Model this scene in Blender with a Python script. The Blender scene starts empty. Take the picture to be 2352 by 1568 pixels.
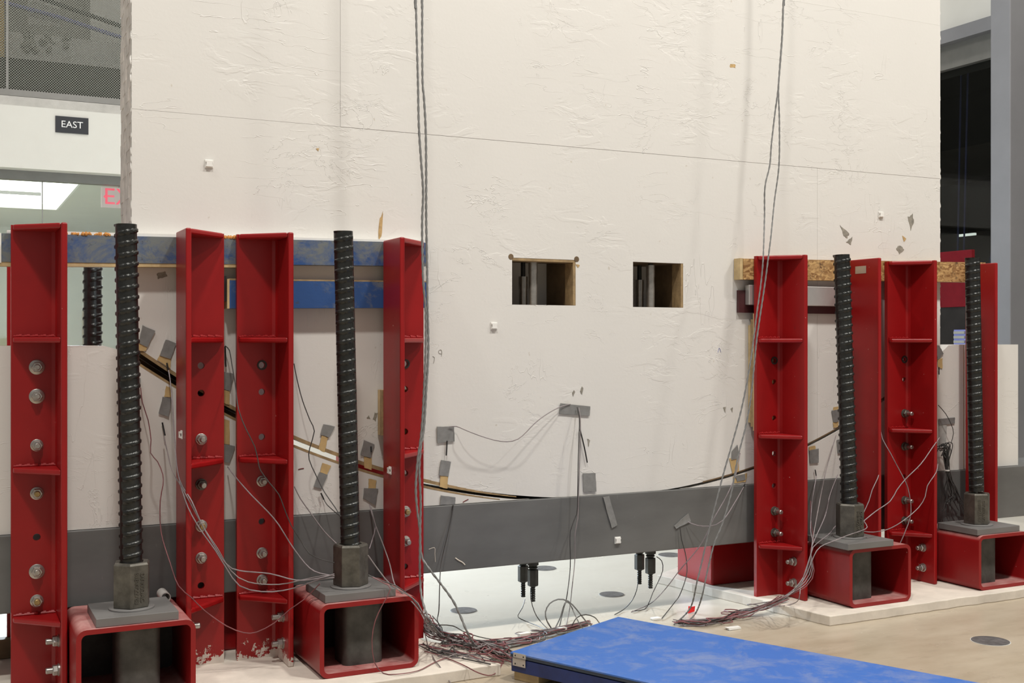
import bpy, math, random
from mathutils import Vector, Matrix

# ------------------------------------------------------------------ camera, world, lights, exposure
scene = bpy.context.scene
COL = scene.collection
cam_data = bpy.data.cameras.new('camera')
cam_data.sensor_width = 36.0
cam_data.lens = 36.0 * 2640.0 / 2352.0
cam_data.shift_y = 2.0 / 2352.0
cam_data.clip_start = 0.05
camera = bpy.data.objects.new('camera', cam_data)
camera.location = (0, 0, 1.365)
camera.rotation_euler = (math.radians(90), 0, math.radians(-26.4))
COL.objects.link(camera)
scene.camera = camera

scene.view_settings.view_transform = 'Standard'
scene.view_settings.look = 'None'
scene.view_settings.gamma = 1.0
scene.view_settings.use_curve_mapping = False
scene.view_settings.exposure = 0.0

world = bpy.data.worlds.new('hall_air')
scene.world = world
world.use_nodes = True
world.node_tree.nodes['Background'].inputs[0].default_value = (1.0, 0.97, 0.92, 1)
world.node_tree.nodes['Background'].inputs[1].default_value = 0.30

def area(name, loc, target, power, size, color):
    d = bpy.data.lights.new(name, 'AREA'); d.energy = power; d.shape = 'DISK'; d.size = size; d.color = color
    o = bpy.data.objects.new(name, d); o.location = loc
    o.rotation_euler = (Vector(target) - Vector(loc)).to_track_quat('-Z', 'Y').to_euler()
    COL.objects.link(o); return o
WARM = (1.0, 0.962, 0.905)
for i, (x, y, p) in enumerate([(0.0, 0.7, 380), (4.2, 0.9, 470), (8.4, 0.6, 330), (-3.0, 3.0, 160), (1.0, 7.6, 150), (6.4, 8.6, 150)]):
    area('high_bay_light', (x, y, 8.8), (x, y + 0.01, 0), p, 0.6, WARM)
area('cool_floodlight', (1.2, 9.4, 2.1), (2.1, 5.2, 0.0), 420, 0.6, (0.72, 0.86, 1.0))
pd = bpy.data.lights.new('corridor_fill', 'POINT'); pd.energy = 60; pd.shadow_soft_size = 0.4; pd.color = (1.0, 0.97, 0.88)  # unseen fill light added to brighten the corridor
po = bpy.data.objects.new('corridor_fill', pd); po.location = (-0.8, 13.2, 1.3); COL.objects.link(po)

# ------------------------------------------------------------------ materials
def new_mat(name):
    m = bpy.data.materials.new(name); m.use_nodes = True
    nt = m.node_tree; return m, nt, nt.nodes['Principled BSDF']
def N(nt, t, **kw):
    n = nt.nodes.new(t)
    for k, v in kw.items():
        if k.startswith('i_'): n.inputs[k[2:].replace('_', ' ')].default_value = v
        else: setattr(n, k, v)
    return n
def noise(nt, co, scale, detail=4, rough=0.6, dist=0.0):
    n = N(nt, 'ShaderNodeTexNoise'); n.inputs['Scale'].default_value = scale; n.inputs['Detail'].default_value = detail
    n.inputs['Roughness'].default_value = rough; n.inputs['Distortion'].default_value = dist
    nt.links.new(co, n.inputs['Vector']); return n.outputs['Fac']
def coords(nt, scale=(1, 1, 1), rot=(0, 0, 0), loc=(0, 0, 0)):
    t = N(nt, 'ShaderNodeTexCoord'); mp = N(nt, 'ShaderNodeMapping')
    mp.inputs['Scale'].default_value = scale; mp.inputs['Rotation'].default_value = rot; mp.inputs['Location'].default_value = loc
    nt.links.new(t.outputs['Object'], mp.inputs['Vector']); return mp.outputs['Vector']
def ramp(nt, fac, a, b, lo=0.0, hi=1.0):
    r = N(nt, 'ShaderNodeMapRange'); r.inputs['From Min'].default_value = a; r.inputs['From Max'].default_value = b
    r.inputs['To Min'].default_value = lo; r.inputs['To Max'].default_value = hi; r.clamp = True
    nt.links.new(fac, r.inputs['Value']); return r.outputs['Result']
def math_(nt, op, a, b=None):
    n = N(nt, 'ShaderNodeMath', operation=op)
    for i, v in enumerate((a, b)):
        if v is None: continue
        if isinstance(v, (int, float)): n.inputs[i].default_value = v
        else: nt.links.new(v, n.inputs[i])
    return n.outputs[0]
def mixc(nt, fac, a, b):
    n = N(nt, 'ShaderNodeMix', data_type='RGBA')
    if isinstance(fac, (int, float)): n.inputs[0].default_value = fac
    else: nt.links.new(fac, n.inputs[0])
    for idx, v in ((6, a), (7, b)):
        if isinstance(v, tuple): n.inputs[idx].default_value = v if len(v) == 4 else v + (1,)
        else: nt.links.new(v, n.inputs[idx])
    return n.outputs[2]
def bump(nt, b, height, strength, dist):
    n = N(nt, 'ShaderNodeBump'); n.inputs['Strength'].default_value = strength; n.inputs['Distance'].default_value = dist
    nt.links.new(height, n.inputs['Height']); nt.links.new(n.outputs['Normal'], b.inputs['Normal'])
def simple(name, col, rough=0.5, metal=0.0, var=0.15, vscale=8.0, bmp=0.0, bscale=60.0, spec=0.5):
    m, nt, b = new_mat(name)
    co = coords(nt)
    f = noise(nt, co, vscale, 5, 0.65)
    dark = tuple(c * (1 - var) for c in col); lite = tuple(min(1, c * (1 + var)) for c in col)
    nt.links.new(mixc(nt, ramp(nt, f, 0.3, 0.7), dark, lite), b.inputs['Base Color'])
    b.inputs['Roughness'].default_value = rough; b.inputs['Metallic'].default_value = metal
    b.inputs['Specular IOR Level'].default_value = spec
    if bmp: bump(nt, b, noise(nt, co, bscale, 3), bmp, 0.002)
    return m
def white_ply(name, tint=(0.69, 0.672, 0.635), relief=1.0):
    m, nt, b = new_mat(name)
    co = coords(nt)
    big = noise(nt, co, 1.3, 3); mid = noise(nt, co, 9, 4)
    c = mixc(nt, ramp(nt, big, 0.3, 0.7), tuple(v * 0.97 for v in tint), tint)
    st = noise(nt, coords(nt, (1.2, 1, 0.5), loc=(3, 1, 2)), 2.6, 6, 0.7)
    c = mixc(nt, ramp(nt, st, 0.66, 0.80, 0, 0.25), c, (0.48, 0.41, 0.32))
    sp = noise(nt, coords(nt, loc=(7, 3, 1)), 26, 2, 0.5)
    c = mixc(nt, ramp(nt, sp, 0.75, 0.80, 0, 0.45), c, (0.42, 0.36, 0.27))
    nt.links.new(c, b.inputs['Base Color'])
    b.inputs['Roughness'].default_value = 0.55
    # trowel ridges, flakes and scratches of the paint skin
    n1 = noise(nt, coords(nt, (1, 1, 1.6), (0, 0.4, 0)), 3.4, 5, 0.62, 0.8)
    r1 = ramp(nt, math_(nt, 'ABSOLUTE', math_(nt, 'SUBTRACT', n1, 0.5)), 0.0, 0.006, 1, 0)
    m1 = ramp(nt, noise(nt, coords(nt, loc=(2, 5, 4)), 2.1, 3), 0.52, 0.62)
    n2 = noise(nt, coords(nt, (1.0, 1, 5.0), (0, -0.7, 0)), 2.6, 3, 0.5, 0.3)
    r2 = ramp(nt, math_(nt, 'ABSOLUTE', math_(nt, 'SUBTRACT', n2, 0.47)), 0.0, 0.005, 1, 0)
    m2 = ramp(nt, noise(nt, coords(nt, loc=(9, 5, 1)), 3.0, 2), 0.55, 0.65)
    n3 = noise(nt, coords(nt, (5.0, 1, 1.0), (0, -0.35, 0)), 2.2, 3, 0.5, 0.2)
    r3 = ramp(nt, math_(nt, 'ABSOLUTE', math_(nt, 'SUBTRACT', n3, 0.52)), 0.0, 0.005, 1, 0)
    m3 = ramp(nt, noise(nt, coords(nt, loc=(1, 8, 6)), 2.4, 2), 0.57, 0.66)
    pl = ramp(nt, noise(nt, coords(nt, (1, 1, 2.2), (0, 0.25, 0)), 5.0, 4, 0.6, 0.6), 0.47, 0.53, 0, 0.5)
    pm = ramp(nt, noise(nt, coords(nt, loc=(4, 2, 9)), 1.7, 2), 0.5, 0.6)
    h = math_(nt, 'ADD', math_(nt, 'MULTIPLY', r1, m1), math_(nt, 'MULTIPLY', r2, m2))
    h = math_(nt, 'ADD', h, math_(nt, 'MULTIPLY', r3, m3))
    h = math_(nt, 'ADD', h, math_(nt, 'MULTIPLY', pl, pm))
    h = math_(nt, 'ADD', h, math_(nt, 'MULTIPLY', noise(nt, co, 60, 3), 0.25))
    h = math_(nt, 'ADD', h, math_(nt, 'MULTIPLY', noise(nt, coords(nt, (1, 1, 9)), 5, 2), 0.10))
    bump(nt, b, h, 0.62 * relief, 0.0022)
    return m
def red_paint(name, dusty=0.0, splash=False, col=(0.30, 0.0065, 0.0075)):
    m, nt, b = new_mat(name)
    co = coords(nt)
    f = noise(nt, co, 6, 5, 0.6)
    c = mixc(nt, ramp(nt, f, 0.3, 0.7), tuple(v * 0.86 for v in col), col)
    sc = noise(nt, coords(nt, (1, 1, 0.35), loc=(3, 3, 0)), 22, 5, 0.7)
    c = mixc(nt, ramp(nt, sc, 0.68, 0.76, 0, 0.7), c, (0.06, 0.015, 0.013))
    ch = noise(nt, coords(nt, loc=(6, 1, 5)), 48, 3, 0.6)
    c = mixc(nt, ramp(nt, ch, 0.73, 0.76, 0, 0.8), c, (0.62, 0.42, 0.38))
    if dusty:
        g = N(nt, 'ShaderNodeNewGeometry'); s = N(nt, 'ShaderNodeSeparateXYZ'); nt.links.new(g.outputs['Normal'], s.inputs[0])
        up = ramp(nt, s.outputs['Z'], 0.3, 0.9)
        c = mixc(nt, math_(nt, 'MULTIPLY', up, ramp(nt, noise(nt, co, 9, 5, 0.7), 0.28, 0.66, 0.15 * dusty, 0.8 * dusty)), c, (0.62, 0.40, 0.37))
    if splash:
        t = N(nt, 'ShaderNodeTexCoord'); s = N(nt, 'ShaderNodeSeparateXYZ'); nt.links.new(t.outputs['Object'], s.inputs[0])
        low = ramp(nt, s.outputs['Z'], 0.0, 0.16, 0.22, -0.1)
        c = mixc(nt, ramp(nt, math_(nt, 'ADD', noise(nt, co, 17, 5, 0.7), low), 0.64, 0.67), c, (0.62, 0.56, 0.5))
    nt.links.new(c, b.inputs['Base Color'])
    b.inputs['Roughness'].default_value = 0.36; b.inputs['Specular IOR Level'].default_value = 0.4
    bump(nt, b, noise(nt, co, 90, 2), 0.12, 0.001)
    return m
def steel_grey(name, col=(0.145, 0.145, 0.14), rough=0.5):
    m, nt, b = new_mat(name)
    co = coords(nt)
    c = mixc(nt, ramp(nt, noise(nt, coords(nt, (0.6, 1, 1.6)), 3.2, 5, 0.6), 0.3, 0.72), tuple(v * 0.82 for v in col), tuple(v * 1.15 for v in col))
    c = mixc(nt, ramp(nt, noise(nt, coords(nt, (3, 1, 0.7)), 14, 4, 0.7), 0.70, 0.78, 0, 0.4), c, (0.42, 0.41, 0.39))
    nt.links.new(c, b.inputs['Base Color'])
    b.inputs['Roughness'].default_value = rough; b.inputs['Metallic'].default_value = 0.15
    bump(nt, b, noise(nt, co, 70, 2), 0.08, 0.001)
    return m
def osb_mat(name):
    m, nt, b = new_mat(name)
    v = N(nt, 'ShaderNodeTexVoronoi'); v.inputs['Scale'].default_value = 62; v.inputs['Randomness'].default_value = 1.0
    nz = N(nt, 'ShaderNodeTexNoise'); nz.inputs['Scale'].default_value = 14; nt.links.new(coords(nt), nz.inputs['Vector'])
    vm = N(nt, 'ShaderNodeVectorMath', operation='MULTIPLY_ADD'); vm.inputs[1].default_value = (.06, .06, .06); nt.links.new(nz.outputs['Color'], vm.inputs[0]); nt.links.new(coords(nt, (0.7, 1, 1.6), (0, 0.5, 0)), vm.inputs[2]); nt.links.new(vm.outputs[0], v.inputs['Vector'])
    s = N(nt, 'ShaderNodeSeparateColor'); nt.links.new(v.outputs['Color'], s.inputs[0])
    c = mixc(nt, s.outputs[0], (0.20, 0.09, 0.026), (0.54, 0.34, 0.14))
    c = mixc(nt, ramp(nt, noise(nt, coords(nt), 18, 5, 0.7), 0.56, 0.66, 0, 0.9), c, (0.09, 0.045, 0.02))
    nt.links.new(c, b.inputs['Base Color']); b.inputs['Roughness'].default_value = 0.6
    bump(nt, b, s.outputs[1], 0.5, 0.003)
    return m
def scuffed_blue(name, base=(0.022, 0.072, 0.22), worn=(0.15, 0.165, 0.165), amt=0.5, specks=1.0):
    m, nt, b = new_mat(name)
    a = noise(nt, coords(nt, (1, 1, 1.3), (0, 0.6, 0)), 5.5, 7, 0.75, 0.4)
    c = mixc(nt, ramp(nt, a, amt - 0.08, amt + 0.10), base, worn)
    c = mixc(nt, ramp(nt, noise(nt, coords(nt, (1, 1, 1)), 30, 5, 0.75), 0.60, 0.68, 0, 0.8 * specks), c, (0.05, 0.055, 0.06))
    c = mixc(nt, ramp(nt, noise(nt, coords(nt, (1, 1, 3), loc=(2, 2, 2)), 24, 5, 0.8), 0.70, 0.74, 0, 0.9 * specks), c, (0.5, 0.42, 0.28))
    nt.links.new(c, b.inputs['Base Color']); b.inputs['Roughness'].default_value = 0.45
    bump(nt, b, a, 0.5, 0.003)
    return m
def concrete_floor(name):
    m, nt, b = new_mat(name)
    co = coords(nt)
    c = mixc(nt, ramp(nt, noise(nt, coords(nt, (0.6, 1.6, 1)), 1.6, 6, 0.65), 0.3, 0.7), (0.33, 0.265, 0.185), (0.50, 0.435, 0.34))
    c = mixc(nt, ramp(nt, noise(nt, coords(nt, (2, 6, 1), (0, 0, 0.2)), 3.0, 5, 0.7), 0.55, 0.75, 0, 0.5), c, (0.26, 0.215, 0.16))
    c = mixc(nt, ramp(nt, noise(nt, co, 30, 3, 0.6), 0.70, 0.76, 0, 0.6), c, (0.66, 0.62, 0.56))
    # lamp glow painted into the floor colour beneath the test wall
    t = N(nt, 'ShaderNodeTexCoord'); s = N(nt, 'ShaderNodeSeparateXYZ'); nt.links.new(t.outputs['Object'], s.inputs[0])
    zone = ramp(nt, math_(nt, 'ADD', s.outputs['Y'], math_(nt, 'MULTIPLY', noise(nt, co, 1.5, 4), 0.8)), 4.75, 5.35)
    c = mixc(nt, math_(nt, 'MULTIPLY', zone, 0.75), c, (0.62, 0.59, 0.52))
    nt.links.new(c, b.inputs['Base Color'])
    nt.links.new(ramp(nt, noise(nt, co, 2.2, 4), 0.3, 0.7, 0.22, 0.42), b.inputs['Roughness'])
    bump(nt, b, noise(nt, co, 22, 5, 0.7), 0.1, 0.004)
    return m
def perforated(name):
    m, nt, b = new_mat(name)
    b.inputs['Base Color'].default_value = (0.19, 0.195, 0.165, 1); b.inputs['Roughness'].default_value = 0.5
    t = N(nt, 'ShaderNodeTexCoord'); s = N(nt, 'ShaderNodeSeparateXYZ'); nt.links.new(t.outputs['Object'], s.inputs[0])
    k = 2 * math.pi / 0.023
    u = math_(nt, 'MULTIPLY', s.outputs['X'], k); v = math_(nt, 'MULTIPLY', s.outputs['Z'], k)
    f = math_(nt, 'ADD', math_(nt, 'COSINE', u), math_(nt, 'COSINE', v))
    g = math_(nt, 'ABSOLUTE', f)
    hole = math_(nt, 'GREATER_THAN', g, 0.62)
    tr = N(nt, 'ShaderNodeBsdfTransparent'); mx = N(nt, 'ShaderNodeMixShader')
    nt.links.new(hole, mx.inputs[0]); nt.links.new(b.outputs[0], mx.inputs[1]); nt.links.new(tr.outputs[0], mx.inputs[2])
    nt.links.new(mx.outputs[0], nt.nodes['Material Output'].inputs['Surface'])
    return m
def glass(name, tint=(0.93, 0.97, 0.94), refl=0.07):
    m, nt, b = new_mat(name)
    tr = N(nt, 'ShaderNodeBsdfTransparent'); tr.inputs[0].default_value = tint + (1,)
    gl = N(nt, 'ShaderNodeBsdfGlossy'); gl.inputs['Roughness'].default_value = 0.02
    mx = N(nt, 'ShaderNodeMixShader'); mx.inputs[0].default_value = refl
    nt.links.new(tr.outputs[0], mx.inputs[1]); nt.links.new(gl.outputs[0], mx.inputs[2])
    nt.links.new(mx.outputs[0], nt.nodes['Material Output'].inputs['Surface'])
    return m
def emit(name, col, s):
    m, nt, b = new_mat(name)
    b.inputs['Base Color'].default_value = tuple(c * 0.5 for c in col) + (1,)
    b.inputs['Emission Color'].default_value = col + (1,); b.inputs['Emission Strength'].default_value = s
    return m

M = dict(
    wall=white_ply('white_painted_plywood'), cradle=white_ply('white_painted_base_plywood', (0.69, 0.67, 0.632), 0.7),
    edge=simple('weathered_painted_edge', (0.60, 0.555, 0.515), 0.7, 0, 0.22, 14, 0.6, 30),
    wood=simple('brown_timber', (0.15, 0.098, 0.05), 0.7, 0, 0.3, 7, 0.3, 40),
    plyedge=simple('plywood_edge', (0.30, 0.205, 0.10), 0.7, 0, 0.3, 25, 0.3, 60),
    paleboard=simple('pale_timber', (0.50, 0.37, 0.19), 0.6, 0, 0.25, 10, 0.3, 50),
    red=red_paint('red_paint'), red_splash=red_paint('red_paint_plaster_splashed', 0, True), red_dusty=red_paint('red_paint_dusty', 0.8, False, (0.27, 0.009, 0.010)),
    beam=steel_grey('grey_primed_steel'), plate=steel_grey('mill_steel_plate', (0.17, 0.165, 0.16), 0.45),
    rod=simple('black_rolled_steel', (0.036, 0.037, 0.035), 0.30, 0.6, 0.35, 20, 0.25, 120),
    nut=simple('cast_nut_steel', (0.12, 0.112, 0.095), 0.45, 0.6, 0.4, 16, 0.3, 80),
    dark=simple('dark_steel', (0.035, 0.035, 0.033), 0.5, 0.4, 0.3, 18),
    sleeve=simple('scaled_steel', (0.075, 0.075, 0.068), 0.55, 0.4, 0.45, 9, 0.2, 60),
    zinc=simple('zinc_plated_steel', (0.42, 0.40, 0.37), 0.35, 0.85, 0.2, 30),
    brass=simple('yellow_zinc', (0.40, 0.29, 0.13), 0.4, 0.8, 0.2, 30),
    blue_wood=scuffed_blue('scuffed_blue_paint', amt=0.47), blue_wood2=scuffed_blue('scuffed_blue_paint_clean', amt=0.60),
    osb=osb_mat('oriented_strand_board'), alu=simple('aluminium', (0.55, 0.54, 0.52), 0.35, 0.7, 0.08, 6),
    red_far=simple('dull_red', (0.13, 0.008, 0.012), 0.8, spec=0.08), maroon=simple('maroon_plate', (0.06, 0.012, 0.014), 0.5),
    slab=simple('cream_grout', (0.66, 0.60, 0.52), 0.75, 0, 0.12, 6, 0.4, 35),
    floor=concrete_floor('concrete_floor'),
    tape=simple('grey_duct_tape', (0.235, 0.235, 0.228), 0.4, 0.15, 0.15, 25, 0.4, 45), film=simple('clear_film', (0.42, 0.42, 0.40), 0.3, 0, 0.15, 30), tan=simple('tan_cardboard', (0.52, 0.36, 0.16), 0.7, 0, 0.12, 20),
    cable=simple('grey_cable', (0.19, 0.19, 0.185), 0.5, 0, 0.15, 40), wire=simple('grey_red_wire', (0.21, 0.18, 0.18), 0.5, 0, 0.3, 14),
    wire_red=simple('dull_red_wire', (0.20, 0.07, 0.075), 0.5, 0, 0.4, 10), wire_dark=simple('dark_wire', (0.05, 0.047, 0.045), 0.5, 0, 0.3, 14),
    wire_pale=simple('pale_wire', (0.24, 0.205, 0.215), 0.5, 0, 0.35, 14),
    black=simple('black_plastic', (0.012, 0.012, 0.012), 0.5), white_plastic=simple('white_plastic', (0.78, 0.77, 0.73), 0.4, 0, 0.04),
    lid=scuffed_blue('bright_blue_laminate', (0.045, 0.145, 0.47), (0.15, 0.22, 0.44), 0.55, 0.12), navy=simple('navy_paint', (0.012, 0.028, 0.13), 0.4, 0, 0.3, 10),
    lid_edge=simple('dark_lid_edge', (0.03, 0.045, 0.07), 0.5), red_flag=simple('red_tape_flag', (0.75, 0.015, 0.02), 0.4),
    plaster=simple('white_plaster_wall', (0.62, 0.61, 0.565), 0.6, 0, 0.02, 3), greenwall=simple('pale_green_wall', (0.58, 0.575, 0.48), 0.6, 0, 0.04, 2),
    concrete=simple('grey_concrete', (0.25, 0.245, 0.215), 0.8, 0, 0.12, 4, 0.3, 30), concrete_lt=simple('light_concrete', (0.50, 0.49, 0.46), 0.8, 0, 0.12, 6, 0.3, 40),
    column=simple('painted_column', (0.20, 0.20, 0.21), 0.6, 0, 0.05, 3), frame=simple('grey_aluminium_frame', (0.22, 0.215, 0.20), 0.45, 0.4, 0.06),
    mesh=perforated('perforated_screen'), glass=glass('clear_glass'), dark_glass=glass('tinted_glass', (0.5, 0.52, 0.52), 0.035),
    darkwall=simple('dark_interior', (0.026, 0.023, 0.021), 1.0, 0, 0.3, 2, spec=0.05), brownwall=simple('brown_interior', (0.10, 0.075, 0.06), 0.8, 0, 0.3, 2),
    lamp=emit('ceiling_light_diffuser', (1.0, 0.98, 0.93), 3.2), tube_light=emit('fluorescent_tube', (0.95, 1.0, 0.9), 2.5),
    exit_red=emit('lit_red_letters', (1.0, 0.02, 0.09), 0.75), exit_face=emit('lit_sign_face', (0.75, 0.55, 0.52), 0.30),
    sign=simple('black_sign', (0.012, 0.013, 0.018), 0.5), letters=simple('white_letters', (0.75, 0.75, 0.75), 0.5, 0, 0.02),
    strap=simple('blue_strap_streak', (0.16, 0.17, 0.42), 0.6), yellow=simple('ochre_panel', (0.45, 0.27, 0.05), 0.6),
    cover=simple('worn_steel_cover', (0.13, 0.125, 0.125), 0.5, 0.3, 0.4, 30, 0.3, 60), smudge=simple('grey_glue_residue', (0.26, 0.24, 0.20), 0.7, 0, 0.3, 60),
    stain=simple('rust_stain', (0.45, 0.30, 0.13), 0.7, 0, 0.3, 40), orange=simple('orange_foam', (0.5, 0.22, 0.05), 0.8, 0, 0.5, 60, 0.6, 80),
)

# ------------------------------------------------------------------ mesh helpers
WORLD = {}
def org(o): return WORLD.get(o, Vector((0, 0, 0)))
def props(o, label=None, cat=None, group=None, kind=None):
    if label: o['label'] = label
    if cat: o['category'] = cat
    if group: o['group'] = group
    if kind: o['kind'] = kind
    return o
def thing(name, loc, label, cat, group=None):
    o = bpy.data.objects.new(name, None); o.location = loc; o.empty_display_size = 0.05
    COL.objects.link(o); WORLD[o] = Vector(loc)
    return props(o, label, cat, group)
class MB:
    def __init__(self): self.v = []; self.f = []
    def add(self, vs, fs):
        b = len(self.v); self.v += [tuple(p) for p in vs]; self.f += [[b + i for i in f] for f in fs]; return self
    def box(self, x0, x1, y0, y1, z0, z1):
        return self.add([(x0, y0, z0), (x1, y0, z0), (x1, y1, z0), (x0, y1, z0), (x0, y0, z1), (x1, y0, z1), (x1, y1, z1), (x0, y1, z1)],
                        [(0, 3, 2, 1), (4, 5, 6, 7), (0, 1, 5, 4), (1, 2, 6, 5), (2, 3, 7, 6), (3, 0, 4, 7)])
    def prism(self, poly, axis, a0, a1):
        n = len(poly)
        def P(u, v, a): return {'x': (a, u, v), 'y': (u, a, v), 'z': (u, v, a)}[axis]
        vs = [P(u, v, a0) for u, v in poly] + [P(u, v, a1) for u, v in poly]
        return self.add(vs, [list(range(n))[::-1], list(range(n, 2 * n))] + [(i, (i + 1) % n, n + (i + 1) % n, n + i) for i in range(n)])
    def lathe(self, c, axis, prof, n=24, phase=0.0):
        # prof: list of (distance along axis, radius)
        a = Vector(axis).normalized(); t = Vector((0, 0, 1)) if abs(a.z) < 0.9 else Vector((1, 0, 0))
        u = a.cross(t).normalized(); w = a.cross(u); c = Vector(c); vs = []; fs = []
        for d, r in prof:
            for k in range(n):
                th = 2 * math.pi * k / n + phase
                vs.append(c + a * d + (u * math.cos(th) + w * math.sin(th)) * r)
        for i in range(len(prof) - 1):
            for k in range(n):
                fs.append((i * n + k, i * n + (k + 1) % n, (i + 1) * n + (k + 1) % n, (i + 1) * n + k))
        fs.append(tuple(range(n))[::-1]); fs.append(tuple((len(prof) - 1) * n + k for k in range(n)))
        return self.add(vs, fs)
    def tube(self, pts, r, n=6, r_end=None):
        pts = [Vector(p) for p in pts]; m = len(pts); vs = []; fs = []
        u = None
        for i, p in enumerate(pts):
            d = (pts[min(i + 1, m - 1)] - pts[max(i - 1, 0)])
            if d.length < 1e-9: d = Vector((0, 0, 1))
            d.normalize()
            if u is None:
                u = d.orthogonal().normalized()
            else:
                u = u - d * u.dot(d)
                u = u.normalized() if u.length > 1e-6 else d.orthogonal().normalized()
            w = d.cross(u)
            rr = r if r_end is None else r + (r_end - r) * i / (m - 1)
            for k in range(n):
                th = 2 * math.pi * k / n
                vs.append(p + (u * math.cos(th) + w * math.sin(th)) * rr)
        for i in range(m - 1):
            for k in range(n):
                fs.append((i * n + k, i * n + (k + 1) % n, (i + 1) * n + (k + 1) % n, (i + 1) * n + k))
        fs.append(tuple(range(n))[::-1]); fs.append(tuple((m - 1) * n + k for k in range(n)))
        return self.add(vs, fs)
    def mesh(self, name, mat, origin=(0, 0, 0), smooth=False):
        o = Vector(origin); me = bpy.data.meshes.new(name)
        me.from_pydata([tuple(Vector(p) - o) for p in self.v], [], self.f)
        me.materials.append(M[mat]); me.update()
        import bmesh
        bm = bmesh.new(); bm.from_mesh(me); bmesh.ops.recalc_face_normals(bm, faces=bm.faces); bm.to_mesh(me); bm.free()
        if smooth:
            me.polygons.foreach_set('use_smooth', [True] * len(me.polygons))
            me.set_sharp_from_angle(angle=math.radians(38))
        return me
    def build(self, name, mat, parent=None, smooth=False, bevel=0.0, origin=None):
        w = org(parent) if parent else Vector(origin or (0, 0, 0))
        me = self.mesh(name, mat, w, smooth)
        o = bpy.data.objects.new(name, me); COL.objects.link(o)
        if parent: o.parent = parent
        else: o.location = w
        WORLD[o] = w
        if bevel:
            bv = o.modifiers.new('bevel', 'BEVEL'); bv.width = bevel; bv.segments = 2; bv.limit_method = 'ANGLE'
        return o
def inst(name, me, parent, loc):
    o = bpy.data.objects.new(name, me); COL.objects.link(o); o.parent = parent; o.location = loc; return o
def spline(pts, step=0.02):
    P = [Vector(p) for p in pts]
    if len(P) < 3: return P
    Q = [P[0] * 2 - P[1]] + P + [P[-1] * 2 - P[-2]]; out = []
    for i in range(1, len(Q) - 2):
        a, b, c, d = Q[i - 1:i + 3]
        n = max(2, int((c - b).length / step))
        for k in range(n):
            t = k / n
            out.append(0.5 * ((2 * b) + (c - a) * t + (2 * a - 5 * b + 4 * c - d) * t * t + (3 * b - a - 3 * c + d) * t ** 3))
    out.append(P[-1]); return out
def text_mesh(body, size, depth, name, mat):
    cu = bpy.data.curves.new(name, 'FONT'); cu.body = body; cu.size = size; cu.extrude = depth; cu.align_x = 'CENTER'; cu.align_y = 'CENTER'
    cu.resolution_u = 3
    o = bpy.data.objects.new(name, cu); COL.objects.link(o)
    dg = bpy.context.evaluated_depsgraph_get(); me = bpy.data.meshes.new_from_object(o.evaluated_get(dg))
    bpy.data.objects.remove(o); bpy.data.curves.remove(cu)
    me.name = name; me.materials.clear(); me.materials.append(M[mat]); return me
def text_part(name, me, parent, loc, rot):
    o = bpy.data.objects.new(name, me); COL.objects.link(o); o.parent = parent
    o.location = Vector(loc) - org(parent); o.rotation_euler = rot; return o
def struct(o): o['kind'] = 'structure'; return o
rnd = random.Random(11)

# ------------------------------------------------------------------ the setting
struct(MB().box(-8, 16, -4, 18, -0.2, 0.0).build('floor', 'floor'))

# far wall behind the test rig: glazed corridor below, white fascia, screened gallery above
wf = struct(MB().box(-6, 9.0, 10.85, 11.35, 2.88, 3.42).build('wall_far', 'plaster'))
o = MB().box(-6, 9.0, 10.95, 11.4, 3.42, 3.52).build('ledge', 'concrete_lt', wf)
for x0, x1 in ((-6, 0.0), (1.9, 9.0)):
    MB().box(x0, x1, 11.0, 11.2, 0, 2.8).build('wall_panel', 'plaster', wf)
struct(MB().box(-6, 9.0, 11.0, 11.1, 2.80, 2.88).build('trim_1', 'frame'))
win = struct(MB().box(0.0, 0.045, 11.02, 11.08, 0.0, 2.80).box(1.86, 1.9, 11.02, 11.08, 0.0, 2.80).box(0.045, 1.86, 11.02, 11.08, 0, 0.06).build('window_1', 'frame'))
MB().box(0.046, 0.802, 11.045, 11.055, 0.06, 2.80).build('pane', 'glass', win)
MB().box(0.810, 1.86, 11.045, 11.055, 0.06, 2.80).build('pane', 'glass', win)
MB().box(0.802, 0.810, 11.04, 11.06, 0.06, 2.80).build('glass_joint', 'frame', win)
struct(MB().box(-6, 9, 16.0, 16.2, 0, 2.84).build('wall_corridor', 'greenwall'))
# corridor ceiling with an opening for the light tray
ce = MB(); L0, L1, Y0, Y1 = -1.0, 1.165, 11.25, 13.75
ce.box(-6, L0, 11.1, 16.0, 2.84, 2.94).box(L1, 9, 11.1, 16.0, 2.84, 2.94).box(L0, L1, 11.1, Y0, 2.84, 2.94).box(L0, L1, Y1, 16.0, 2.84, 2.94)
struct(ce.build('ceiling', 'greenwall'))
t = thing('ceiling_light', (0.1, 12.5, 2.90), 'large lit white ceiling light tray seen through the glass at left', 'ceiling light')
MB().box(L0, L1, Y0, Y1, 2.90, 2.94).build('diffuser', 'lamp', t)
MB().box(L0, L1, Y0, Y0 + 0.02, 2.84, 2.90).box(L0, L1, Y1 - 0.02, Y1, 2.84, 2.90).box(L0, L0 + .02, Y0 + .02, Y1 - .02, 2.84, 2.90).box(L1 - .02, L1, Y0 + .02, Y1 - .02, 2.84, 2.90).build('tray_rim', 'white_plastic', t)
MB().box(L0 + .02, L1 - .25, 12.70, 12.73, 2.87, 2.90).build('divider', 'frame', t)

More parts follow.
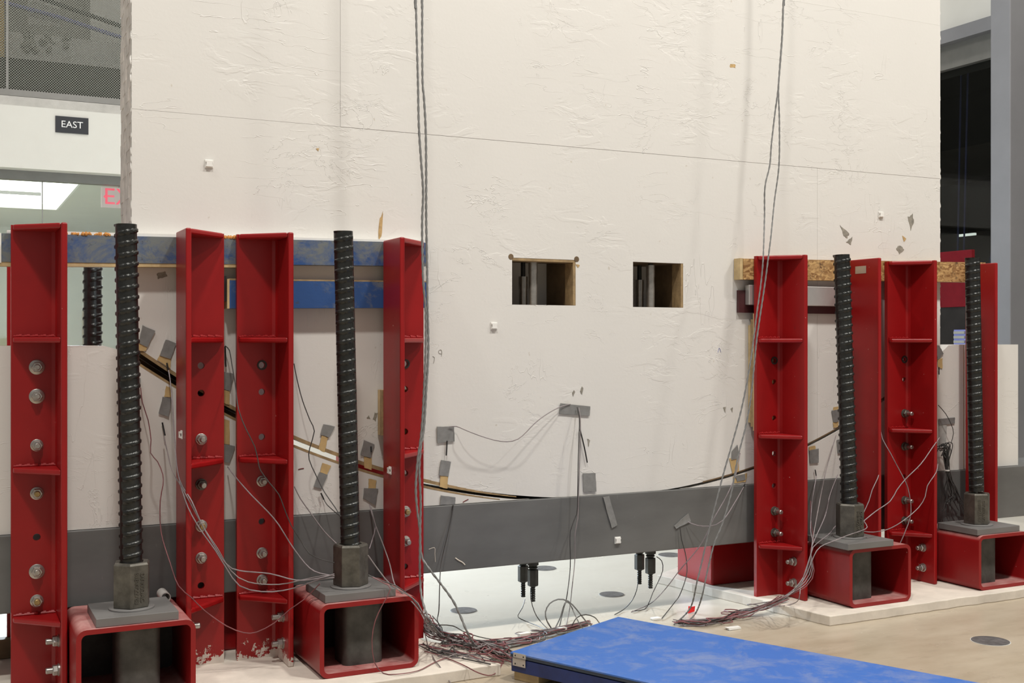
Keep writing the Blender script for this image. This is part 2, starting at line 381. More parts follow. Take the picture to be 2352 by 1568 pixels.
# gallery above, seen through the perforated screen
struct(MB().box(-6, 9.0, 11.4, 16.0, 3.42, 3.55).build('floor_gallery', 'concrete'))
struct(MB().box(-6, 9.0, 15.0, 15.2, 3.55, 7.5).build('wall_gallery', 'concrete'))
t = thing('perforated_screen', (1.5, 10.98, 3.52), 'grey perforated metal screen along the upper gallery, top left', 'screen')
MB().box(-6, 0.505, 10.975, 10.983, 3.58, 6.0).build('screen_panel', 'mesh', t)
MB().box(0.525, 9.0, 10.975, 10.983, 3.58, 6.0).build('screen_panel', 'mesh', t)
MB().box(-6, 9.0, 10.96, 11.0, 3.525, 3.58).build('bottom_rail', 'frame', t)
MB().box(0.505, 0.525, 10.965, 10.995, 3.58, 6.0).build('post', 'frame', t)
MB().box(-6, 9.0, 11.25, 11.40, 3.56, 3.92).build('kick_plate', 'darkwall', t)
t = thing('concrete_parapet', (1.2, 11.9, 3.55), 'pale concrete parapet block behind the perforated screen', 'parapet')
MB().box(0.56, 2.0, 11.7, 12.2, 3.55, 4.27).build('block', 'concrete_lt', t, bevel=0.01)
t = thing('concrete_pier', (0.86, 11.85, 4.27), 'pale square concrete pier standing on the parapet, top left', 'column')
MB().box(0.725, 1.01, 11.72, 12.0, 4.36, 7.0).build('shaft', 'concrete_lt', t, bevel=0.01)
MB().box(0.72, 1.015, 11.72, 12.0, 4.27, 4.36).build('base_recess', 'concrete', t)
mb = MB()
for i in range(26):
    x = 0.68 + rnd.random() * 0.40; z = 4.10 + rnd.random() * 0.18; r = 0.015 + rnd.random() * 0.03
    mb.lathe((x, 11.70 - rnd.random() * .02, z), (rnd.uniform(-1, 1), -.5, rnd.uniform(-1, 1)), [(-r, r * .4), (0, r), (r, r * .3)], 6)
mb.build('crumbled_mortar', 'concrete', t)['kind'] = 'stuff'
o = MB().box(-2.5, 0.515, 11.5, 11.6, 3.56, 6.5).build('ochre_panel', 'yellow'); props(o, 'ochre yellow panel at the far left edge behind the screen', 'panel')
o = MB().box(1.38, 2.6, 12.6, 12.9, 3.56, 7.0).build('grey_pillar', 'concrete_lt'); props(o, 'broad dull grey pillar behind the screen beside the timber wall', 'pillar')
o = MB().tube([(0.72, 11.62, 4.62), (1.62, 11.62, 4.40)], 0.022, 8).build('strap', 'dark'); props(o, 'dark slanting strap, upper one behind the screen', 'strap')
o = MB().tube([(0.52, 11.66, 4.52), (1.02, 11.66, 4.44), (1.5, 11.66, 4.33), (1.7, 11.66, 4.30)], 0.02, 8).build('strap', 'strap'); props(o, 'blue slanting strap, lower one behind the screen', 'strap')

t = thing('direction_sign', (1.04, 10.84, 3.22), 'black wall sign reading EAST on the white fascia', 'sign')
MB().box(0.898, 1.172, 10.838, 10.850, 3.215, 3.358).build('board', 'sign', t)
text_part('lettering', text_mesh('EAST', 0.083, 0.0015, 'lettering', 'letters'), t, (1.035, 10.836, 3.287), (math.pi / 2, 0, 0))
t = thing('exit_sign', (1.48, 11.3, 2.60), 'lit red and white exit sign hanging behind the glass', 'exit sign')
MB().box(1.335, 1.70, 11.30, 11.33, 2.625, 2.815).build('face', 'exit_face', t)
MB().box(1.49, 1.54, 11.305, 11.325, 2.815, 2.84).build('hanger', 'frame', t)
text_part('lettering', text_mesh('EXIT', 0.215, 0.002, 'lettering', 'exit_red'), t, (1.575, 11.298, 2.722), (math.pi / 2, 0, 0))
MB().tube([(1.385, 11.296, 2.755), (1.36, 11.296, 2.725), (1.385, 11.296, 2.695)], 0.006, 6).build('arrow', 'exit_red', t)

# right side wall with its tall dark window, and the concrete column
struct(MB().box(9.0, 9.3, -2, 12, 4.45, 8.0).build('wall_right', 'plaster'))
wr = struct(MB().box(8.88, 9.3, -2, 12, 4.32, 4.45).build('trim_2', 'column'))
MB().box(8.98, 9.3, -2, 12, 4.085, 4.32).build('lintel', 'frame', wr)
win = struct(MB().box(9.0, 9.1, 11.5, 12, 0, 4.085).box(9.0, 9.1, 5.0, 5.1, 0, 4.085).box(9.0, 9.1, 5.1, 11.5, 0, 0.1).build('window_2', 'frame'))
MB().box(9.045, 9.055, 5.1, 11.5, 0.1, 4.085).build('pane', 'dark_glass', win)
struct(MB().box(8.2, 9.0, 6.92, 7.13, 0, 8.0).build('trim_3', 'column', bevel=0.01))
# dim workshop behind the window
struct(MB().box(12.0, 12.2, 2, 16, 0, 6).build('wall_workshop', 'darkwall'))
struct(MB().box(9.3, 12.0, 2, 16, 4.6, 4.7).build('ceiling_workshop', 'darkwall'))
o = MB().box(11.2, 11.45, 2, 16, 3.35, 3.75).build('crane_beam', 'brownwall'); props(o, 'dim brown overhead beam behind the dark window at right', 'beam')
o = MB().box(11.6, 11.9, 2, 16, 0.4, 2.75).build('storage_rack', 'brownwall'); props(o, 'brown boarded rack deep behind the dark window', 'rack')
for i, (p, lab) in enumerate([((9.6, 8.66, 2.49), 'short lit lamp tube, farther one behind the dark window'), ((9.6, 8.23, 2.335), 'short lit lamp tube beside the column behind the dark window')]):
    o = MB().box(p[0], p[0] + .03, p[1] - .11, p[1] + .11, p[2] - .012 - .012 * i, p[2] + .012).build('lamp_tube', 'tube_light'); MB().box(p[0] + .01, p[0] + .018, p[1] - .004, p[1] + .004, p[2] + .012, 4.6).build('cord', 'dark', o); props(o, lab, 'lamp', 'workshop lamps')
for i, (a, b, lab) in enumerate([((9.5, 8.62, 4.6), (9.5, 8.68, 2.15), 'thin blue light streak, leftmost behind the dark window'), ((9.5, 8.53, 4.6), (9.5, 8.60, 2.15), 'thin blue light streak, second from left behind the dark window'),
        ((9.5, 7.85, 4.6), (9.5, 8.30, 1.95), 'thin blue light streak, third from left behind the dark window'), ((9.5, 7.79, 4.6), (9.5, 8.22, 1.95), 'thin blue light streak nearest the column behind the dark window')]):
    o = MB().tube([a, b], 0.010, 6).build('light_streak', 'strap'); props(o, lab, 'strap', 'blue light streaks behind the window')  # thin blue rods stand in for light streaks in the window
o = MB().box(7.2, 7.235, 6.437, 6.95, 1.645, 2.09).build('red_reflection', 'red_far', bevel=0.004); props(o, 'red plate standing in for a window reflection beyond the wall at right', 'steel plate')  # red plate added in place of a reflection in the glass
t = thing('dark_filler_board', (7.23, 6.7, 0.0), 'tall added dark board with a small louvred vent beyond the wall at right', 'board')
MB().box(7.21, 7.25, 6.437, 7.05, 0, 1.6445).build('board', 'darkwall', t)  # made-up board that covers brighter things behind and keeps this strip dark
MB().box(7.190, 7.2095, 6.49, 6.605, 1.22, 1.465).build('vent', 'strap', t)
for k in range(3): MB().box(7.180, 7.1895, 6.495, 6.60, 1.36 + .036 * k, 1.38 + .036 * k).build('louvre', 'concrete', t)

# floor anchor covers
for lab, x, y, r in [('round steel floor cover in the bright floor left of the hanging bars', 2.381, 5.35, 0.067), ('round steel floor cover right behind the blue platform', 3.251, 5.335, 0.067), ('round steel floor cover in the open floor at lower right', 4.294, 3.733, 0.083),
        ('round steel floor cover farthest back near the red tube', 4.19, 6.16, 0.075), ('round steel floor cover behind the left pair of hanging bars', 3.262, 6.133, 0.072)]:
    t = thing('floor_cover', (x, y, 0.0), lab, 'floor cover', 'anchor hole covers in the floor')
    MB().lathe((x, y, 0.0), (0, 0, 1), [(0, r), (0.003, r), (0.004, r - .004)], 28).build('disc', 'cover', t)
    MB().lathe((x, y, 0.0), (0, 0, 1), [(0, r * 1.05), (0.0015, r * 1.05)], 28).build('rim', 'concrete_lt', t)

# grout slabs under the rig
def slab(poly, lab):
    mb = MB(); n = len(poly); pts = []
    for i in range(n):
        a, b = poly[i], poly[(i + 1) % n]; m = max(1, int(math.dist(a, b) / 0.07))
        for k in range(m):
            s = k / m; j = 0.006 if k else 0
            pts.append((a[0] + (b[0] - a[0]) * s + rnd.uniform(-j, j), a[1] + (b[1] - a[1]) * s + rnd.uniform(-j, j)))
    mb.prism(pts, 'z', 0.0, 0.048); o = mb.build('grout_slab', 'slab', bevel=0.004); return props(o, lab, 'slab', 'grout slabs under the rig')
slab([(-0.6, 4.22), (2.052, 4.236), (2.06, 4.56), (1.91, 4.72), (1.95, 5.75), (-0.6, 5.75)], 'cream grout slab under the left red posts and tubes')
slab([(3.828, 4.272), (6.6, 4.30), (6.6, 5.75), (4.1, 5.75), (3.633, 5.466)], 'cream grout slab under the right red posts and tubes')

# ------------------------------------------------------------------ test wall
def cradle_z(x):
    q = 3.9 ** 2 - (x - 2.93) ** 2
    return min(1.352, 4.492 - math.sqrt(q)) if q > 0 else 1.352
def wall_z(x): return max(0.6206, 4.408 - math.sqrt(3.8 ** 2 - (x - 2.95) ** 2))
def panel(xa, xb, zb, zt, y0, y1, holes=(), step=0.06):
    xs = {xa, xb}
    for h in holes: xs |= {x for x in h[:2] if xa < x < xb}
    n = int((xb - xa) / step)
    xs |= {xa + (xb - xa) * k / n for k in range(1, n)}
    xs = sorted(xs); mb = MB()
    for i in range(len(xs) - 1):
        a, b = xs[i], xs[i + 1]; mid = (a + b) / 2
        iv = [((zb(a), zb(b)), None)]; spans = []
        lo = (zb(a), zb(b))
        for h in sorted([h for h in holes if h[0] < mid < h[1]], key=lambda h: h[2]):
            spans.append((lo, (h[2], h[2]))); lo = (h[3], h[3])
        spans.append((lo, (zt(a), zt(b))))
        for (l0, l1), (u0, u1) in spans:
            if u0 - l0 < 0.0005 and u1 - l1 < 0.0005: continue
            u0 = max(u0, l0); u1 = max(u1, l1)
            mb.add([(a, y0, l0), (b, y0, l1), (b, y0, u1), (a, y0, u0), (a, y1, l0), (b, y1, l1), (b, y1, u1), (a, y1, u0)],
                   [(0, 1, 2, 3), (5, 4, 7, 6), (1, 0, 4, 5), (3, 2, 6, 7)] + ([(0, 3, 7, 4)] if i == 0 else []) + ([(2, 1, 5, 6)] if i == len(xs) - 2 else []))
    for h in holes:
        for x in h[:2]:
            if xa <= x <= xb: mb.add([(x, y0, h[2]), (x, y0, h[3]), (x, y1, h[3]), (x, y1, h[2])], [(0, 1, 2, 3)])
    return mb
HOLES = [(2.408, 2.752, 1.543, 1.764), (3.079, 3.380, 1.541, 1.766)]
TOP = 4.9
wall = thing('timber_wall_panel', (2.93, 5.02, 0.63), 'tall white painted timber wall panel with two square openings and a curved foot', 'wall panel')
panel(0.695, 5.17, wall_z, lambda x: TOP, 4.87, 5.15, HOLES).build('core', 'wood', wall)
panel(0.695, 5.17, wall_z, lambda x: TOP, 5.1505, 5.19).build('back_sheet', 'wall', wall)
g = 0.0005
panel(0.69, 4.257 - g, wall_z, lambda x: 2.31 - g, 4.85, 4.8695, HOLES).build('plywood_sheet', 'wall', wall)
panel(4.257 + g, 5.17, wall_z, lambda x: 2.31 - g, 4.85, 4.8695).build('plywood_sheet', 'wall', wall)
panel(0.69, 1.567 - g, lambda x: 2.31 + g, lambda x: 3.195 - g, 4.85, 4.8695).build('plywood_sheet', 'wall', wall)
panel(1.567 + g, 5.17, lambda x: 2.31 + g, lambda x: 3.195 - g, 4.849, 4.8695).build('plywood_sheet', 'wall', wall)
panel(0.69, 5.17, lambda x: 3.195 + g, lambda x: TOP, 4.85, 4.8695).build('plywood_sheet', 'wall', wall)
# rough left edge of the wall: laminations
for k, (ya, yb) in enumerate([(4.872, 4.935), (4.937, 5.02), (5.022, 5.10), (5.102, 5.19)]):
    mb = MB(); zs = [1.36 + 0.05 * i for i in range(int((TOP - 1.36) / .05))]
    for i in range(len(zs) - 1):
        j0 = 0.692 - 0.003 * math.sin(zs[i] * 9 + k * 2) * math.sin(zs[i] * 23 + k)
        mb.box(j0, 0.6945, ya, yb, zs[i], zs[i + 1])
    mb.build('edge_lamination', 'edge', wall)
# ragged plaster lip on both front corners
for xs, nm in ((0.690, -1), (5.170, 1)):
    mb = MB()
    for i in range(70):
        z = 1.40 + rnd.random() * 1.9; r = 0.002 + rnd.random() * 0.0035
        mb.lathe((xs + rnd.uniform(-.003, .003), 4.853, z - .02), (0.1 * rnd.uniform(-1, 1), 0.1, 1), [(0, r * .3), (r * 2, r), (r * 5, r * .8), (r * 7, r * .2)], 5)
    o = mb.build('plaster_lip', 'wall', wall, smooth=True); o['kind'] = 'stuff'
# glue residue and stains left on the paint
def blot(pts, mat='smudge'):
    mb = MB(); y = 4.8485; c = (sum(p[0] for p in pts) / len(pts), sum(p[2] for p in pts) / len(pts)); ring = []
    for i in range(len(pts)):
        a, b = pts[i], pts[(i + 1) % len(pts)]
        for k in range(4):
            s = k / 4; f = 1 + rnd.uniform(-.22, .16)
            x = a[0] + (b[0] - a[0]) * s; z = a[2] + (b[2] - a[2]) * s
            ring.append((c[0] + (x - c[0]) * f, c[1] + (z - c[1]) * f))
    mb.prism(ring, 'y', 4.8484, 4.8499); mb.build('residue', mat, wall)
for q in [((4.418, 4.848, 2.005), (4.437, 4.848, 1.997), (4.487, 4.848, 1.963), (4.462, 4.848, 1.935), (4.443, 4.848, 1.954)), ((4.458, 4.848, 1.916), (4.505, 4.848, 1.949), (4.496, 4.848, 1.903)),
          ((4.92, 4.848, 2.077), (4.957, 4.848, 2.102), (4.963, 4.848, 2.05), (4.94, 4.848, 1.999)), ((4.827, 4.848, 1.896), (4.86, 4.848, 1.917), (4.893, 4.848, 1.891), (4.854, 4.848, 1.867)),
          ((2.731, 4.848, 1.119), (2.741, 4.848, 1.135), (2.75, 4.848, 1.127), (2.738, 4.848, 1.106)), ((2.775, 4.848, 1.128), (2.787, 4.848, 1.154), (2.794, 4.848, 1.145), (2.787, 4.848, 1.109)),
          ((2.816, 4.848, 0.895), (2.833, 4.848, 0.89), (2.823, 4.848, 0.854)), ((1.716, 4.848, 1.023), (1.726, 4.848, 1.055), (1.74, 4.848, 1.051), (1.73, 4.848, 1.016)), ((1.687, 4.848, 1.029), (1.698, 4.848, 1.041), (1.706, 4.848, 1.025)),
          ((3.628, 4.848, 1.027), (3.645, 4.848, 1.031), (3.642, 4.848, 1.001)), ((3.676, 4.848, 1.021), (3.692, 4.848, 1.029), (3.687, 4.848, 0.998)), ((0.784, 4.848, 1.646), (0.822, 4.848, 1.657), (0.829, 4.848, 1.636), (0.791, 4.848, 1.621))]:
    blot(q)
for q in [((1.74, 4.848, 1.832), (1.749, 4.848, 1.92), (1.763, 4.848, 1.944), (1.765, 4.848, 1.936), (1.757, 4.848, 1.833)), ((3.673, 4.848, 2.811), (3.706, 4.848, 2.815), (3.706, 4.848, 2.795), (3.67, 4.848, 2.793)),
          ((2.75, 4.848, 1.744), (2.777, 4.848, 1.741), (2.765, 4.848, 1.726)), ((1.457, 4.848, 2.206), (1.471, 4.848, 2.209), (1.467, 4.848, 2.196)), ((4.873, 4.848, 1.972), (4.907, 4.848, 1.953), (4.887, 4.848, 1.933))]:
    blot(q, 'stain')
# chipped corners of the left opening
for x in (2.402, 2.757):
    MB().lathe((x, 4.8485, 1.768), (0, 1, 0), [(0, 0.013), (0.0012, 0.014)], 12).build('chipped_corner', 'wood', wall)

cradle = thing('curved_cradle', (2.93, 5.02, 0.622), 'low white timber cradle with a concave top edge under the wall panel', 'cradle')
for xa, xb, xc in ((-0.5, 2.5, 2.5), (3.36, 5.84, 5.357)):
    panel(xa, xb, lambda x: 0.622, lambda x: max(0.622, cradle_z(x)), 4.872, 5.17).build('core', 'wood' if xa < 0 else 'cradle', cradle)
    panel(xa, xc, lambda x: 0.622, lambda x: max(0.622, cradle_z(x)), 4.85, 4.8715).build('front_sheet', 'cradle', cradle)
MB().box(0.70, 1.22, 5.195, 5.21, 0.95, 1.42).build('gap_blocker', 'wood', cradle)  # unseen board added to block light through the left gap
MB().box(5.3575, 5.362, 4.851, 4.8715, 0.623, 1.35).build('sheet_edge', 'plyedge', cradle)
for xa, xb, f, dz, h0 in ((0.70, 2.43, cradle_z, -0.009, .0115), (0.70, 2.43, wall_z, -0.009, .017), (3.50, 5.14, wall_z, -0.003, .007)):
    n = 40; mb = MB()
    for i in range(n):
        a = xa + (xb - xa) * i / n; b = xa + (xb - xa) * (i + 1) / n; hh = h0 * min(1.0, 0.15 + (2.45 - a) / 0.6) if xa < 1 else h0
        if f(a) + dz < 0.625 or f(b) + dz < 0.625: continue
        mb.add([(a, 4.8494, f(a) + dz), (b, 4.8494, f(b) + dz), (b, 4.8494, f(b) + dz + hh), (a, 4.8494, f(a) + dz + hh), (a, 4.853, f(a) + dz), (b, 4.853, f(b) + dz), (b, 4.853, f(b) + dz + hh), (a, 4.853, f(a) + dz + hh)],
               [(0, 1, 2, 3), (4, 5, 6, 7), (0, 1, 5, 4), (3, 2, 6, 7)])
    mb.build('bare_wood_edge', 'plyedge' if xa < 1 else 'wood', cradle if f is cradle_z else wall)

for x0, x1, z0, z1 in ((2.7375, 2.7515, 1.544, 1.7505), (2.409, 2.7515, 1.751, 1.7635), (3.3665, 3.3795, 1.542, 1.7655)):
    MB().box(x0, x1, 4.851, 4.93, z0, z1).build('opening_liner', 'plyedge', wall)
def mark(name, pts, r, mat, parent):
    MB().tube(spline(pts, 0.004), r, 5).build(name, mat, parent)
mark('pencil_mark', [(2.049, 4.849, 1.313), (2.036, 4.849, 1.315), (2.034, 4.849, 1.327), (2.045, 4.849, 1.331), (2.049, 4.849, 1.321), (2.047, 4.849, 1.301)], 0.0009, 'smudge', wall)
mark('pencil_mark', [(2.004, 4.849, 1.302), (2.013, 4.849, 1.294), (2.008, 4.849, 1.27)], 0.0009, 'smudge', wall)
mark('ink_mark', [(3.596, 4.849, 1.313), (3.604, 4.849, 1.336), (3.615, 4.849, 1.313)], 0.001, 'strap', wall)
mark('red_mark', [(2.154, 4.849, 0.628), (2.169, 4.849, 0.635), (2.182, 4.849, 0.64)], 0.0018, 'red_far', cradle)
mark('red_mark', [(1.378, 4.849, 0.817), (1.39, 4.849, 0.82), (1.403, 4.849, 0.821)], 0.0018, 'red_far', cradle)
t = thing('steel_base_beam', (2.9, 5.02, 0.315), 'long grey steel base beam beneath the white cradle', 'beam')
MB().box(-0.8, 7.0, 4.838, 5.20, 0.318, 0.620).build('beam_body', 'beam', t, bevel=0.004)
mark('chalk_mark', [(1.98, 4.838, 0.427), (2.008, 4.838, 0.431), (2.01, 4.838, 0.403), (2.012, 4.838, 0.367)], 0.0014, 'slab', t)
mark('plaster_smear', [(2.111, 4.837, 0.377), (2.127, 4.837, 0.365), (2.146, 4.837, 0.354), (2.159, 4.837, 0.341)], 0.003, 'slab', t)

# ------------------------------------------------------------------ post-tensioning bars through the wall
def ribbed(z0, z1, r, rib, pitch, flats=None, seg=28, dz=None):
    dz = dz or pitch / 12; n = int((z1 - z0) / dz); mb = MB(); vs = []; fs = []
    for i in range(n + 1):
        z = z0 + (z1 - z0) * i / n
        for k in range(seg):
            th = 2 * math.pi * k / seg
            ph = ((z / pitch - th / (2 * math.pi)) % 1.0) - 0.5
            h = max(0.0, min(1.0, (0.20 - abs(ph)) / 0.075))
            if flats is not None:
                c = abs(math.cos(th - flats)); h *= max(0.0, min(1.0, (0.955 - c) / 0.06))
            rr = r + rib * h
            vs.append((rr * math.cos(th), rr * math.sin(th), z))
    for i in range(n):
        for k in range(seg):
            fs.append((i * seg + k, i * seg + (k + 1) % seg, (i + 1) * seg + (k + 1) % seg, (i + 1) * seg + k))
    fs.append(tuple(range(seg))[::-1]); fs.append(tuple(n * seg + k for k in range(seg)))
    return mb.add(vs, fs)
bar_end = ribbed(-0.075, 0.0, 0.0105, 0.0018, 0.011, None, 12).mesh('threaded_tail', 'rod', smooth=True)
for lab, x, y, zt, zh in [('front steel bar of the left pair hanging below the base beam', 2.560, 4.93, 1.757, 0.269), ('rear steel bar of the left pair hanging below the base beam', 2.578, 5.07, 1.690, 0.262),
                          ('front steel bar of the right pair hanging below the base beam', 3.234, 4.93, 1.757, 0.269), ('rear steel bar of the right pair hanging below the base beam', 3.258, 5.07, 1.690, 0.262)]:
    t = thing('tension_bar', (x, y, 0.12), lab, 'steel bar', 'post-tensioning bars')
    MB().lathe((x, y, zh), (0, 0, 1), [(0, .0115), (2.6, .0115)], 12).build('bar', 'dark', t, smooth=True)
    MB().lathe((x, y, 1.25), (0, 0, 1), [(0, .0215), (zt - 1.25 - .06, .0215), (zt - 1.25 - .06, .023), (zt - 1.25, .023)], 20).build('upper_sleeve', 'zinc', t, smooth=True)
    MB().lathe((x, y, zh + .004), (0, 0, 1), [(0, .018), (.006, .024), (.012, .018), (.018, .028), (.05, .028)], 20).build('collar', 'sleeve', t, smooth=True)
    hx = MB().lathe((x, y, zh - .08), (0, 0, 1), [(0, .0235), (.003, .026), (.077, .026), (.08, .0235)], 6).build('long_nut', 'sleeve', t)
    inst('threaded_tail', bar_end, t, (0, 0, zh - .08 - .12))

# ------------------------------------------------------------------ red angle posts
YW, YB, YT = 4.765, 4.787, 4.575          # web front, web back, flange tip
LEV = [1.27, 1.158, 0.97, 0.786, 0.617, 0.486, 0.373]
def hole_plate(x0, x1, z0, z1, ya, yb, holes, n=16):
    # plate in the XZ plane with round holes (x, z, r)
    mb = MB(); hs = sorted(holes, key=lambda h: h[1]); zc = z0
    def quad(a, b): mb.box(x0, x1, ya, yb, a, b)
    for hx, hz, r in hs:
        lo, hi = hz - r - 0.012, hz + r + 0.012
        if lo > zc: quad(zc, lo)
        ring = []; rect = []
        for k in range(n):
            th = 2 * math.pi * (k + 0.5) / n; c, s = math.cos(th), math.sin(th)
            ring.append((hx + r * c, hz + r * s))
            tx = (x1 - hx) / c if c > 0 else (x0 - hx) / c; tz = (hi - hz) / s if s > 0 else (lo - hz) / s
            tt = min(tx, tz); rect.append((hx + tt * c, hz + tt * s))
        cs = {}
        for y, rev in ((ya, False), (yb, True)):
            b = len(mb.v)
            mb.v += [(x, y, z) for x, z in ring] + [(x, y, z) for x, z in rect] + [(x0, y, lo), (x1, y, lo), (x1, y, hi), (x0, y, hi)]
            for k in range(n):
                k2 = (k + 1) % n
                mb.f.append([b + k, b + n + k, b + n + k2, b + k2])
                pa, pb = rect[k], rect[k2]
                if abs(pa[0] - pb[0]) > 1e-6 and abs(pa[1] - pb[1]) > 1e-6:
                    cx_ = x1 if max(pa[0], pb[0]) > hx and abs(max(pa[0], pb[0]) - x1) < 1e-6 else x0
                    cz_ = hi if abs(max(pa[1], pb[1]) - hi) < 1e-6 else lo
                    ci = {(x0, lo): 0, (x1, lo): 1, (x1, hi): 2, (x0, hi): 3}[(cx_, cz_)]
                    mb.f.append([b + n + k, b + 2 * n + ci, b + n + k2])
            cs[y] = b
        for k in range(n): mb.f.append([cs[ya] + k, cs[ya] + (k + 1) % n, cs[yb] + (k + 1) % n, cs[yb] + k])
        for xx in (x0, x1): mb.add([(xx, ya, lo), (xx, ya, hi), (xx, yb, hi), (xx, yb, lo)], [(0, 1, 2, 3)])
        zc = hi
    quad(zc, z1); return mb
# bolt pieces, pointing along -Y from the origin
def bolt_set(tag, wr, length, tip):
    s = MB().lathe((0, 0.02, 0), (0, -1, 0), [(0, .0115), (.02 + length - .003, .0115), (.02 + length, .009)], 14).mesh('bolt', tip, smooth=True)
    w = MB().lathe((0, 0, 0), (0, -1, 0), [(0, wr), (.004, wr), (.005, wr - .0015)], 24).mesh('washer', 'zinc' if tag != 'dark' else 'nut', smooth=True)
    n = MB().lathe((0, 0, 0), (0, -1, 0), [(.005, .0185), (.007, .0205), (.021, .0205), (.024, .018)], 6).mesh('nut', 'zinc' if tag != 'dark' else 'nut')
    return s, w, n
BS = dict(L=bolt_set('L', .0285, .034, 'zinc'), M=bolt_set('M', .0235, .048, 'zinc'), Y=bolt_set('Y', .0245, .036, 'brass'), D=bolt_set('dark', .0235, .06, 'zinc'))
def rotset(s, ang):
    out = []
    for me in s:
        c = me.copy(); c.transform(Matrix.Rotation(ang, 4, 'Z')); out.append(c)
    return out
BS_POSX = rotset(BS['M'], math.radians(-90)); BS_NEGX = rotset(BS['M'], math.radians(90))   # toward -X / +X
BS_POSX, BS_NEGX = BS_POSX, BS_NEGX
def add_bolt(parent, ms, loc):
    b = inst('bolt', ms[0], parent, loc); inst('washer', ms[1], b, (0, 0, 0)); inst('nut', ms[2], b, (0, 0, 0)); return b
gmats = {}
def post(label, xf, side, width, hx, pattern, mat='red', top=1.812, back=False, flange_bolts=True, sticker=False):
    # xf: outer face of the outstanding leg; side +1: leg on the right, web runs left of it
    th = 0.022; z0 = 0.048
    mir = (lambda y: 2 * 5.02 - y) if back else (lambda y: y)
    xi = xf - side * th; xe = xf - side * width
    t = thing('angle_post', ((xf + xe) / 2, mir(YW), z0), label, 'steel post', 'red angle posts')
    xa, xb = min(xe, xi), max(xe, xi)
    holes = [(hx, LEV[i], 0.0140) for i, c in enumerate(pattern) if c != '.']
    ya, yb = sorted((mir(YW), mir(YB)))
    hole_plate(xa, xb, z0, top, ya, yb, holes).build('web', mat, t)
    ya, yb = sorted((mir(YT), mir(YB)))
    fl = MB().box(min(xf, xi), max(xf, xi), ya, yb, z0, top)
    fl.build('flange', mat, t, bevel=0.005)
    r = 0.018; fp = [(xi, mir(YW)), (xi - side * r, mir(YW)), (xi - side * r * .3, mir(YW - r * .3)), (xi, mir(YW - r))]
    MB().prism(fp, 'z', z0, top).build('root_fillet', mat, t)
    for zl in (top, 1.385, 0.890, 0.322):
        tri = [(xe + side * .006, mir(YW)), (xi, mir(YW)), (xi, mir(YT + .012)), (xe + side * .006, mir(YW - .022))]
        MB().prism(tri, 'z', zl - .022, zl).build('gusset', mat, t, bevel=0.006)
        if not back and zl < 1.8:
            n = 16; pts = [(xe + side * .008 + (xi - xe - side * .008) * k / n, YW - .003, zl + .002) for k in range(n + 1)]
            mb = MB()
            for k in range(n): mb.tube([pts[k], pts[k + 1]], 0.0075 + 0.0022 * ((k * 7) % 3 - 1), 6)
            mb.build('weld_bead', mat, t, smooth=True)
    for i, c in enumerate(pattern):
        if c in 'LMYD': add_bolt(t, BS[c], (hx - t.location.x, 0, LEV[i] - z0))
        if c == 'w': inst('recessed_washer', bolt_w, t, (hx - t.location.x, 0.0, LEV[i] - z0))
    if flange_bolts and not back:
        for zb in ((0.238, 0.128) if side > 0 else (0.238,)):
            add_bolt(t, BS_POSX if side > 0 else BS_NEGX, (xi - t.location.x, 4.655 - YW, zb - z0))
    return t
# ring-shaped washer around an empty hole
def ring_mesh(ro, ri, d):
    mb = MB(); n = 20; vs = []; fs = []
    for r, y in ((ri, -d), (ro, -d), (ro, 0), (ri, 0)):
        for k in range(n): vs.append((r * math.cos(2 * math.pi * k / n), y, r * math.sin(2 * math.pi * k / n)))
    for a in range(4):
        for k in range(n): fs.append((a * n + k, a * n + (k + 1) % n, ((a + 1) % 4) * n + (k + 1) % n, ((a + 1) % 4) * n + k))
    return mb.add(vs, fs).mesh('recessed_washer', 'dark')
bolt_w = ring_mesh(0.0205, 0.0142, 0.004)
pA = post('red angle post at the far left edge, with large washers', 0.421, 1, 0.184, 0.328, 'LLMYhLY')
pB = post('second red angle post from the left, its flange facing the first threaded rod', 0.853, -1, 0.189, 0.949, 'hhMDYMh', mat='red_splash', flange_bolts=True)
pC = post('third red angle post from the left, plaster splashed at its foot', 1.282, 1, 0.187, 1.199, 'whhMhMM', mat='red_splash')
pD = post('fourth red angle post from the left, beside the pair of hanging grey cables', 1.742, -1, 0.183, 1.838, 'whhhYMh')
pE = post('red angle post left of the third threaded rod with the leaning cables before it', 3.955, 1, 0.176, 3.893, 'whhhhDD')
pF = post('red angle post right of the third threaded rod with a silver sticker', 4.431, -1, 0.18, 4.53, '.h.....', flange_bolts=False)
pG = post('red angle post between the third and fourth threaded rods, full web showing', 4.857, 1, 0.176, 4.806, 'whDDhDD')
pH = post('red angle post at the far right behind the fourth threaded rod', 5.301, -1, 0.18, 5.40, '.......', flange_bolts=False)
MB().box(4.4292, 4.4308, 4.665, 4.745, 1.735, 1.775).build('sticker', 'alu', pF)
post('dark red angle post on the rear side, sliver left of the first post', 0.430, 1, 0.184, 0.335, '.......', back=True)
post('red angle post on the rear side behind the second post', 0.862, -1, 0.189, 0.949, '.......', back=True)
post('red angle post on the rear side glimpsed through the gap left of the fourth post', 1.742, -1, 0.183, 1.838, '.......', back=True)

